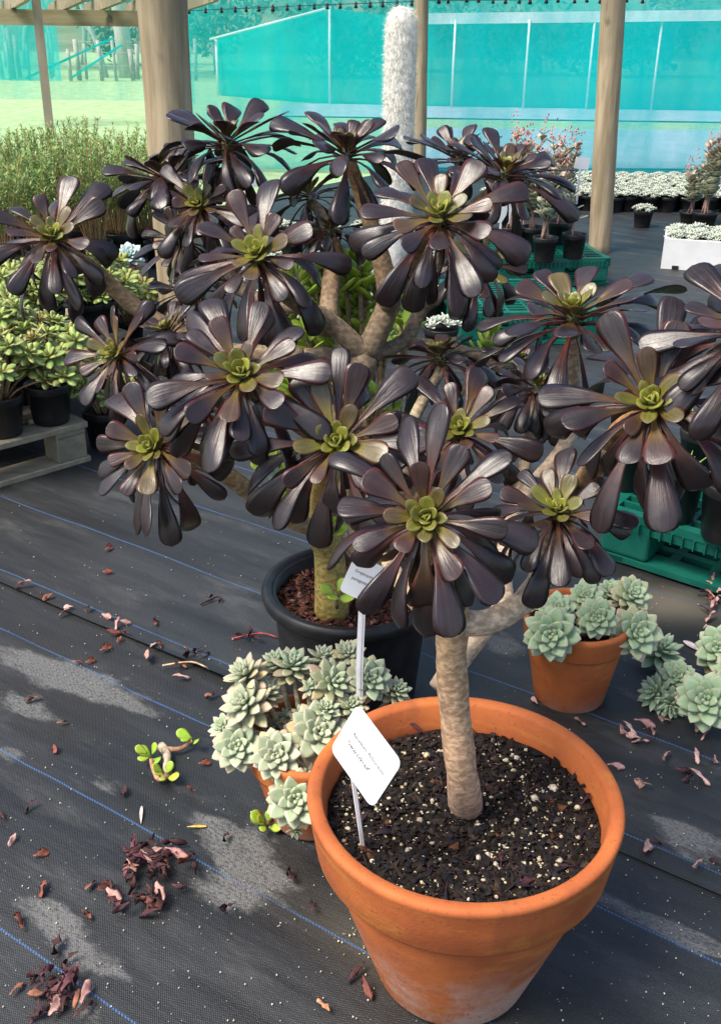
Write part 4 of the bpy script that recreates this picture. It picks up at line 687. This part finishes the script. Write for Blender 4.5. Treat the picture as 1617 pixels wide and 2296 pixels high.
# ---- white hairy cactus
cp = PY(898, 140, 5.8); hr = .080; cz = PY(898, 12, 5.8).z; ctl = empty('column_cactus', (cp.x, cp.y, .006), 'tall column cactus covered in white hair in front of the teal net', 'cactus'); mb = MB()
prof = [(.001, 0), (hr*.9, 0)]+[(hr, z) for z in np.linspace(.05, cz-.13, 12)]+[(hr*math.cos(a), cz-.11+.10*math.sin(a)) for a in np.linspace(.2, 1.5, 6)]+[(.001, cz-.008)]
mb.lathe(prof, 32, col=(.80, .79, .74)); mb.build('column', M['hair'], ctl); mb = MB(); rr = random.Random(3)
for _ in range(15000):
    a = rr.uniform(0, 6.283); z = rr.uniform(.25, cz-.01); r_ = hr if z < cz-.11 else hr*math.sqrt(max(0, 1-((z-cz+.11)/.105)**2)); p = V((math.cos(a)*r_, math.sin(a)*r_, z)); d = V((math.cos(a)*rr.uniform(.1, 1), math.sin(a)*rr.uniform(.1, 1), rr.uniform(-1, .6))).normalized(); t_ = V((-math.sin(a), math.cos(a), rr.uniform(-.5, .5)))*.0011; L = rr.uniform(.014, .032)
    mb.add([p-t_, p+t_, p+d*L], [(0, 1, 2)], mix((.84, .80, .70), (.9, .87, .80), rr.random()))
mb.build('hair', M['hair'], ctl, smooth=False, kind='stuff')
# ---- kalanchoes
def kal(p, H, seed, lab, pr_, ph_, group='potted kalanchoes', potlab=None, n=3):
    rr = random.Random(seed); b = nursery_pot(p, pr_, ph_, potlab or 'black nursery pot holding the '+lab, 'kalanchoe pots'); root = empty('kalanchoe', b, lab, 'succulent', group); st = MB(); fo_ = MB()
    for k in range(n):
        e = V((rr.uniform(-.09, .09), rr.uniform(-.07, .07), H*rr.uniform(.75, 1))); sp = spline([(rr.uniform(-.02, .02), rr.uniform(-.02, .02), -.01), (e.x*.3, e.y*.3, e.z*.4), e], 5); st.tube(sp, interp([.006, .003], len(sp)), 6, col=(.30, .18, .14)); m_ = int(H/.040)
        for i in range(m_):
            s = .34+.66*i/m_; f = s*(len(sp)-1); j = int(min(f, len(sp)-2)); c = sp[j].lerp(sp[j+1], f-j)
            for q in (0, 1):
                az_ = i*1.571+q*3.1416+rr.uniform(-.3, .3); L = .092*(1-.45*s)*rr.uniform(.8, 1.2); top = sm(.6, 1, s); col = mix(mix((.34, .46, .31), (.48, .52, .36), rr.random()), (.55, .27, .20), top*rr.uniform(.0, .8)); leaf(fo_, c, (math.cos(az_), math.sin(az_), rr.uniform(.35, 1.1)), (0, 0, 1), L, L*.78, prof_j, lambda s_, x, col=col: mix(col, (.5, .32, .24), .4 if abs(x) > .8 else 0), SS, .003, -.1, .2, .1, (.2, .1), 0, 3)
        for i in range(8): c = e+V((rr.uniform(-.02, .02), rr.uniform(-.02, .02), rr.uniform(.0, .09))); leaf(fo_, c, (rr.uniform(-.5, .5), rr.uniform(-.5, .5), -.6 if i % 2 else .5), (0, 1, .3), .018, .008, prof_g, lambda s_, x: (.62, .28, .22), SS, .004, 0, 0, 0, (0, 0), 0, 3)
    st.build('stems', M['stem'], root); fo_.build('foliage', M['leaf'], root)
kal(G(1283, 577, .156), .33, 1, 'slim kalanchoe with few round leaves beside the round post', .066, .125, n=1)
kal(G(1218, 585, .156), .42, 2, 'grey-green kalanchoe with pink tips behind the black aeonium leaves', .066, .125, n=4); kal(G(1190, 560, .156), .46, 3, 'tall bushy kalanchoe with pink tips on the green pallet', .07, .125, n=5); kal(G(1250, 545, .156), .46, 4, 'pink flowering kalanchoe under the white label', .066, .12, n=4); kal(G(1140, 560, .156), .46, 5, 'kalanchoe half hidden behind the black aeonium heads', .07, .125, n=5); kal(V((.95, 6.35, .006)), .62, 9, 'tall pinkish kalanchoe on the mat behind the green pallet', .08, .14, n=6); kal(V((1.25, 6.7, .006)), .5, 10, 'pinkish kalanchoe on the mat behind the round post', .08, .14, n=5)
kal(G(1575, 508, 0.006), .50, 6, 'bushy reddish kalanchoe beside the foam box', .09, .10, n=8); kal(G(1640, 500, 0.006), .46, 7, 'reddish kalanchoe behind the foam box', .09, .10, n=7); kal(G(1545, 500, .006), .36, 8, 'low reddish kalanchoe at the edge of the pale rosette pots', .08, .08, n=5)
def small_label(x, y, Y, w_, h_, drop, label, rz=.2):
    p = PY(x, y, Y); root = empty('plant_label', p-V((0, 0, drop)), label, 'plant label', 'white plant labels', rz); mb = MB(); mb.box((0, 0, drop), (w_/2, .0012, h_/2), (V((1, 0, -.12)).normalized(), V((0, 1, 0)), V((.12, 0, 1)).normalized())); mb.build('head', M['white'], root, smooth=False); mb = MB(); mb.box((-.01, 0, (drop-h_/2)/2), (.006, .0015, (drop-h_/2)/2)); mb.build('stick', M['white'], root, smooth=False)
small_label(1305, 366, 6.0, .085, .062, .22, 'white plant label among the pink kalanchoe tips'); small_label(1128, 478, 5.5, .085, .10, .18, 'white plant label behind the drooping black leaves')
small_label(560, 405, 4.6, .07, .05, .2, 'white plant label behind the black aeonium beside the thick post'); small_label(548, 500, 3.6, .06, .06, .2, 'white plant label low behind the aeonium branches')
# ---- packed pots of pale rosettes
def pc_(u, rr): c = rr.choice(((.36, .45, .33), (.33, .44, .36), (.42, .43, .34), (.40, .36, .30))); return lambda s, x: mix(c, (.56, .60, .50), sm(.4, 1, s))
def clump(seed, rad, n, rs):
    r_ = random.Random(seed); big = MB()
    for k in range(n):
        a = k*2.4; q = rad*math.sqrt((k+.3)/n); o = V((q*math.cos(a), q*math.sin(a), .035-.35*q*q/rad)); nrm = V((o.x*5, o.y*5, 1)).normalized(); e1_ = nrm.cross(V((.2, .4, .9))).normalized(); e2_ = nrm.cross(e1_); s = rs*r_.uniform(.8, 1.2)
        for i in range(14):
            u = i/13; az_ = i*2.39996; t = math.radians(12+75*u**.6); rd = e1_*math.cos(az_)+e2_*math.sin(az_); d = nrm*math.cos(t)+rd*math.sin(t); up = nrm*math.sin(t)-rd*math.cos(t); leaf(big, o, d, up, s*(.4+.6*min(1, u/.5)), s*.5, prof_g, pc_(u, r_), (0, .5, .85, 1), s*.15, -.3, 0, 0, (.3, .2), 0, 3)
    return big.mesh('rosettes', M['ghost'])
CM = [clump(1, .07, 14, .028), clump(2, .065, 10, .033), clump(3, .07, 16, .026), clump(4, .06, 7, .04)]
rr = random.Random(90)
def pale(p, lab, grp, r_=.065, h=.105, i=None):
    b = nursery_pot(p, r_, h, 'black nursery pot '+lab, 'pots, '+grp); root = empty('rosette_clump', b, 'clump of whitish rosettes '+lab, 'succulent', grp, rr.uniform(0, 6)); link('rosettes', CM[rr.randrange(4) if i is None else i], root); root.scale = (1.05, 1.05, 1.1)
pale(G(1438, 508, .006), 'standing alone on the weed mat', 'lone pale clump', .068, .11, 0)
for r in range(8):
    for c in range(12):
        x = 1.42+c*.148+(r % 2)*.06+rr.uniform(-.015, .015)+r*.03; y = 7.72+r*.17+rr.uniform(-.02, .02)+.04*c*(r == 0)
        if r == 0 and c in (1, 4, 5): continue
        if x > 3.1: continue
        pale((x, y, .006), 'in the front row of the packed block by the net' if r == 0 else 'packed in the block of whitish rosettes by the net', 'packed block front row' if r == 0 else 'packed block of whitish rosettes')
for r in range(3):
    for c in range(3): pale((.95+c*.15+rr.uniform(-.02, .02), 7.6+r*.19, .006), 'in the group behind the kalanchoes', 'whitish rosettes behind the kalanchoes')
for r in range(6):
    for c in range(9):
        x, y = -1.25+c*.26+rr.uniform(-.05, .05), 4.3+r*.42+rr.uniform(-.08, .08)
        if not -.55 < x < .33 or math.hypot(x-cp.x, y-cp.y) < .2: continue
        pale((x, y, .006), 'in the loose rows seen between the aeonium heads', 'whitish rosettes seen between the aeonium heads', .075, .12)
# ---- foam box of pale rosettes
fb = G(1480, 602, .006); e1f = (G(1617, 612, .006)-fb).normalized(); e1f = V((e1f.x, e1f.y, 0)).normalized(); e2f = V((-e1f.y, e1f.x, 0)); box = empty('foam_box', fb, 'white foam box filled with pale rosettes on the weed mat', 'box'); up = V((0, 0, 1)); BW, BD, BH = .62, .40, .17
mb = MB(); mb.box(e1f*BW/2+e2f*BD/2+up*.02, (BW/2-.03, BD/2-.03, .014), (e1f, e2f, up)); mb.build('base', M['foam'], box, smooth=False)
for nm, c, d in (('wall', e1f*BW/2+e2f*.014, (BW/2, .014, BH/2)), ('wall', e1f*BW/2+e2f*(BD-.014), (BW/2, .014, BH/2)), ('wall', e1f*.014+e2f*BD/2, (.014, BD/2-.028, BH/2-.001)), ('wall', e1f*(BW-.014)+e2f*BD/2, (.014, BD/2-.028, BH/2-.001))): mb = MB(); mb.box(c+up*BH/2, d, (e1f, e2f, up)); o = mb.build(nm, M['foam'], box, smooth=False)
mb = MB(); mb.box(e1f*BW/2+e2f*BD/2+up*(BH-.035), (BW/2-.028, BD/2-.028, .006), (e1f, e2f, up)); mb.build('soil', M['soil'], box, smooth=False)
for k in range(3): mb = MB(); mb.box(e1f*(.08+k*.2)+e2f*(-.001)+up*.012, (.018, .004, .01), (e1f, e2f, up)); mb.build('drain_notch', M['blackpot'], box, smooth=False)
for i in range(5):
    for j in range(3): p = fb+e1f*(.08+i*.115)+e2f*(.09+j*.11)+up*(BH-.028); root = empty('rosette_clump', p, 'clump of whitish rosettes planted in the white foam box', 'succulent', 'whitish rosettes in the foam box', rr.uniform(0, 6)); link('rosettes', CM[(i+j) % 4], root); root.scale = (1.05, 1.05, 1.3)
# ---- black pots of spiky green aloes on the near green pallet
for x, y, h, r_, lab in ((1502, 1170, .135, .075, 'black pot of a spiky aloe behind the drooping black leaves'), (1625, 1215, .15, .078, 'taller black pot at the edge of the near green pallet'), (1395, 1100, .12, .07, 'black pot of aloe half hidden by the aeonium stem'), (1570, 1070, .13, .075, 'black pot of aloe at the back of the near green pallet')):
    p = G(x, y-12, .156); b = nursery_pot(p, r_, h, lab, 'aloe pots'); root = empty('aloe', b, lab.replace('black pot of a spiky aloe', 'spiky green aloe').replace('black pot of aloe', 'spiky green aloe').replace('taller black pot', 'spiky green aloe'), 'succulent', 'aloes in pots'); mb = MB(); r2 = random.Random(int(x))
    for k in range(3):
        c = V((r2.uniform(-.03, .03), r2.uniform(-.03, .03), 0))
        for i in range(10): az_ = i*2.4; t = math.radians(20+55*i/9); d = V((math.cos(az_)*math.sin(t), math.sin(az_)*math.sin(t), math.cos(t))); leaf(mb, c, d, (0, 0, 1), .05+.003*i, .015, lambda s: max(.05, 1-s**1.5), lambda s, x_: mix((.14, .30, .05), (.32, .42, .1), s), SS, .005, -.3, 0, 0, (.4, .4), 0, 3)
    mb.build('leaves', M['leaf'], root)
# ================================================================== FALLEN LEAVES, CUTTINGS, GRIT
def zg(p): u, v = toloc(p); return .009 if v > 1.385 else .003
DC = {'pink': ((.62, .36, .30), (.55, .30, .27), (.66, .42, .36)), 'rust': ((.20, .065, .04), (.15, .05, .035), (.26, .11, .065)), 'dark': ((.012, .008, .011), (.018, .009, .013), (.028, .013, .017)), 'mauve': ((.07, .022, .036), (.045, .017, .026), (.12, .045, .06)), 'yellow': ((.72, .52, .10), (.70, .5, .12), (.7, .48, .1)), 'white': ((.6, .52, .5), (.62, .56, .52), (.58, .5, .45)), 'orange': ((.65, .30, .12), (.6, .3, .15), (.65, .35, .15))}
DM = {}
for kname, cols in DC.items():
    DM[kname] = []
    for k in range(5):
        r_ = random.Random(len(kname)*13+k); mb = MB(); c = r_.choice(cols); flat = kname in ('yellow', 'white')
        leaf(mb, (0, -.018, .002), (0, 1, .12 if not flat else .02), (r_.uniform(-.3, .3), 0, 1), .036*r_.uniform(.85, 1.3), (.018 if not flat else .014)*r_.uniform(.5, 1.1)*(.72 if kname in ('dark', 'mauve') else 1), prof_j, lambda s, x, c=c: mix(mix(c, (.3, .12, .11), .3*(1-s)), (.03, .015, .02), .15 if abs(x) > .8 else 0), GS, .0009, r_.uniform(.1, .9) if not flat else .1, r_.uniform(-.6, .6) if not flat else 0, 0, (r_.uniform(-.2, .9), r_.uniform(-.7, .9)) if not flat else (.2, .2), r_.uniform(-1.6, 1.6) if not flat else 0, 5, (.75 if kname in ('dark', 'mauve') else .4) if not flat else 0)
        zmin = min(v[2] for v in mb.v); mb.v = [(a, b, c_-zmin) for a, b, c_ in mb.v]; DM[kname].append(mb.mesh('fallen_leaf', M['dead']))
DL = {'pink': ('pink dry fallen leaf lying on the weed mat', 'pink dry leaves on the mat'), 'rust': ('rusty brown curled fallen leaf on the weed mat', 'rusty leaves on the mat'), 'dark': ('blackish shrivelled fallen leaf on the weed mat', 'blackish leaves on the mat'), 'mauve': ('purple shrivelled fallen leaf on the weed mat', 'purple leaves on the mat'), 'yellow': ('single bright yellow fallen leaf on the weed mat', None), 'white': ('pale whitish fallen petal-like leaf on the weed mat', 'whitish leaves on the mat'), 'orange': ('small orange fallen leaf beside the large terracotta pot', None)}
rr = random.Random(123)
def fallen(x, y, k, s=1.0, lab=None, grp=None, lift=0):
    p = G(x, y); o = link('fallen_leaf', rr.choice(DM[k]), None, (p.x, p.y, zg(p)+lift)); o.rotation_euler = (rr.uniform(-.12, .12)+(.4*rr.uniform(-1, 1) if lift else 0), rr.uniform(-.12, .12), rr.uniform(0, 6.28)); q = s*rr.uniform(.75, 1.2); o.scale = (q, q, q*1.1); tag(o, lab or DL[k][0], 'leaf', grp or DL[k][1])
pk = [(57, 1325), (147, 1380), (155, 1372), (200, 1377), (240, 1397), (265, 1412), (280, 1410), (345, 1458), (405, 1525), (330, 1482), (30, 1892), (1298, 1630), (1408, 1647), (1433, 1675), (1458, 1657), (1415, 1665), (1485, 1625), (1558, 1642), (1578, 1660), (1488, 1712), (1603, 1720), (1563, 1755), (1438, 1775), (1378, 1735), (1448, 1912), (1558, 1952), (1195, 1582), (1440, 1640), (1395, 1655), (1558, 1707)]
rs = [(100, 1347), (110, 1350), (255, 1428), (285, 1432), (240, 1460), (178, 1492), (205, 1487), (420, 1465), (410, 1497), (400, 1500), (75, 1575), (143, 1625), (125, 1685), (460, 1717), (432, 1777), (95, 1922), (100, 2000), (198, 2057), (52, 2075), (205, 1992), (235, 2000), (350, 1405), (470, 1565), (365, 1460), (530, 1005), (270, 1440), (820, 2225), (40, 2225), (243, 1295), (247, 1240)]
dk = [(72, 1815), (655, 1972), (510, 2042), (475, 1565), (470, 1350), (495, 1355), (5, 1835), (280, 1780), (560, 1430), (575, 1445), (125, 2130), (160, 2160), (1470, 1900), (1600, 1945), (1540, 1760), (1530, 1745), (1270, 1690), (545, 1440), (455, 1480), (440, 1470), (425, 1480), (700, 2040), (505, 1885), (800, 2190)]
for x, y in pk: fallen(x, y, 'pink')
for x, y in rs: fallen(x, y, 'rust', .8)
for x, y in dk: fallen(x, y, 'dark')
fallen(440, 1857, 'yellow', 1.0); fallen(318, 1834, 'white', .9); fallen(1558, 1462, 'white', 1.1); fallen(1578, 1413, 'white', .8); fallen(730, 2267, 'orange', .8)
def pile(cx, cy, sx, sy, n, w_, lab, grp):
    for i in range(n): k = rr.choices(('dark', 'mauve', 'pink', 'rust'), w_)[0]; fallen(cx+rr.gauss(0, sx), cy+rr.gauss(0, sy), k, .95, lab[k], grp+', '+k, rr.uniform(0, .012))
def pl(where): return {k: c+' withered leaf in the heap '+where for k, c in (('dark', 'blackish'), ('mauve', 'purple'), ('pink', 'pale pink'), ('rust', 'brown'))}
pile(345, 1945, 36, 22, 46, (6, 3, 1.4, .5), pl('left of the blue thread'), 'heap by the blue thread'); pile(300, 2025, 40, 20, 22, (6, 2, .5, .6), pl('just below the largest heap'), 'heap below the largest'); pile(130, 2245, 34, 24, 30, (6, 2.5, 1.2, 1), pl('beside the dusty patch'), 'heap on the dusty patch'); pile(1600, 1350, 16, 22, 14, (.3, .6, 6, 2), pl('by the green pallet corner'), 'heap by the green pallet')
# broken jade twig
tw = G(372, 1700, 0); tz = .012; jt_ = empty('jade_twig', (tw.x, tw.y, tz), 'broken jade twig with a few green leaves lying on the weed mat', 'twig'); o3 = V((tw.x, tw.y, tz))
def gp_(x, y, z=.012): return G(x, y, z)
branch(jt_, o3, 'twig', [gp_(362, 1672), gp_(375, 1690), gp_(375, 1722), gp_(380, 1735)], [.009, .0085, .008, .006], (.42, .33, .24), n=8, k=3); branch(jt_, o3, 'twig', [gp_(368, 1680), gp_(400, 1680), gp_(418, 1672), gp_(432, 1660, .02)], [.006, .005, .0045, .004], (.36, .2, .12), n=7, k=3); branch(jt_, o3, 'twig', [gp_(380, 1735), gp_(358, 1748), gp_(345, 1725), gp_(340, 1702, .02)], [.006, .005, .0045, .004], (.4, .2, .13), n=7, k=3)
for x, y, n in ((433, 1655, 3), (337, 1692, 5), (370, 1735, 5)): jade_tip(jt_, o3, gp_(x, y, .022), (rr.uniform(-.3, .3), -.3, .8), rr, n, .62)
j4 = G(600, 1858, .006); jt2 = empty('jade_sprig', j4, 'small yellow-green jade sprig lying beside the smaller terracotta pot', 'twig'); jade_tip(jt2, j4, j4+V((0, 0, .012)), (.1, -.4, .8), rr, 5, .66); branch(jt2, j4, 'twig', [j4+V((.012, .03, .004)), j4+V((.004, .012, .006)), j4+V((0, 0, .012))], [.004, .004, .003], (.3, .1, .06), n=6, k=2)
# dry stalks
for (x0, y0, x1, y1, c, lab) in ((365, 1492, 470, 1500, (.5, .35, .2), 'thin straw-coloured stalk along the mat seam'), (520, 1432, 625, 1430, (.35, .06, .06), 'thin red stalk lying against the black pot'), (450, 1355, 498, 1342, (.03, .02, .025), 'thin black stalk in front of the black pot')):
    a, b = G(x0, y0, .011), G(x1, y1, .011); m_ = (a+b)/2+V((.01, .015, .004)); mb = MB(); mb.tube(spline([V((0, 0, 0)), m_-a, b-a], 4), .0022, 6, col=c); tag(mb.build('dry_stalk', M['stem'], loc=a), lab, 'stalk')
# pumice grit scattered over the mats
mb = MB(); r_ = random.Random(8)
def grit(x, y, s, c): p = G(x, y); p.z = zg(p)+s*.3; mb.add([p+V((s*r_.uniform(.6, 1), 0, 0)), p+V((-s*.4, s*.8, 0)), p+V((-s*.4, -s*.8, 0)), p+V((0, 0, s*.7)), p-V((0, 0, s*.5))], [(0, 1, 3), (1, 2, 3), (2, 0, 3), (1, 0, 4), (2, 1, 4), (0, 2, 4)], c)
for _ in range(1000): grit(r_.uniform(-20, 1640), 1100+1200*r_.random()**.8, r_.choice((.0011, .0014, .0018, .0026)), r_.choice(((.6, .57, .5), (.65, .6, .45), (.5, .48, .42))))
for _ in range(170): t_ = r_.random(); grit(820+190*t_+r_.gauss(0, 40), 2090+130*t_+r_.gauss(0, 22), r_.choice((.0016, .002, .0028)), (.68, .6, .3))
o = mb.build('pumice_grit', M['chips'], kind='stuff'); tag(o, 'pale pumice grit scattered over the dark weed mat', 'grit')
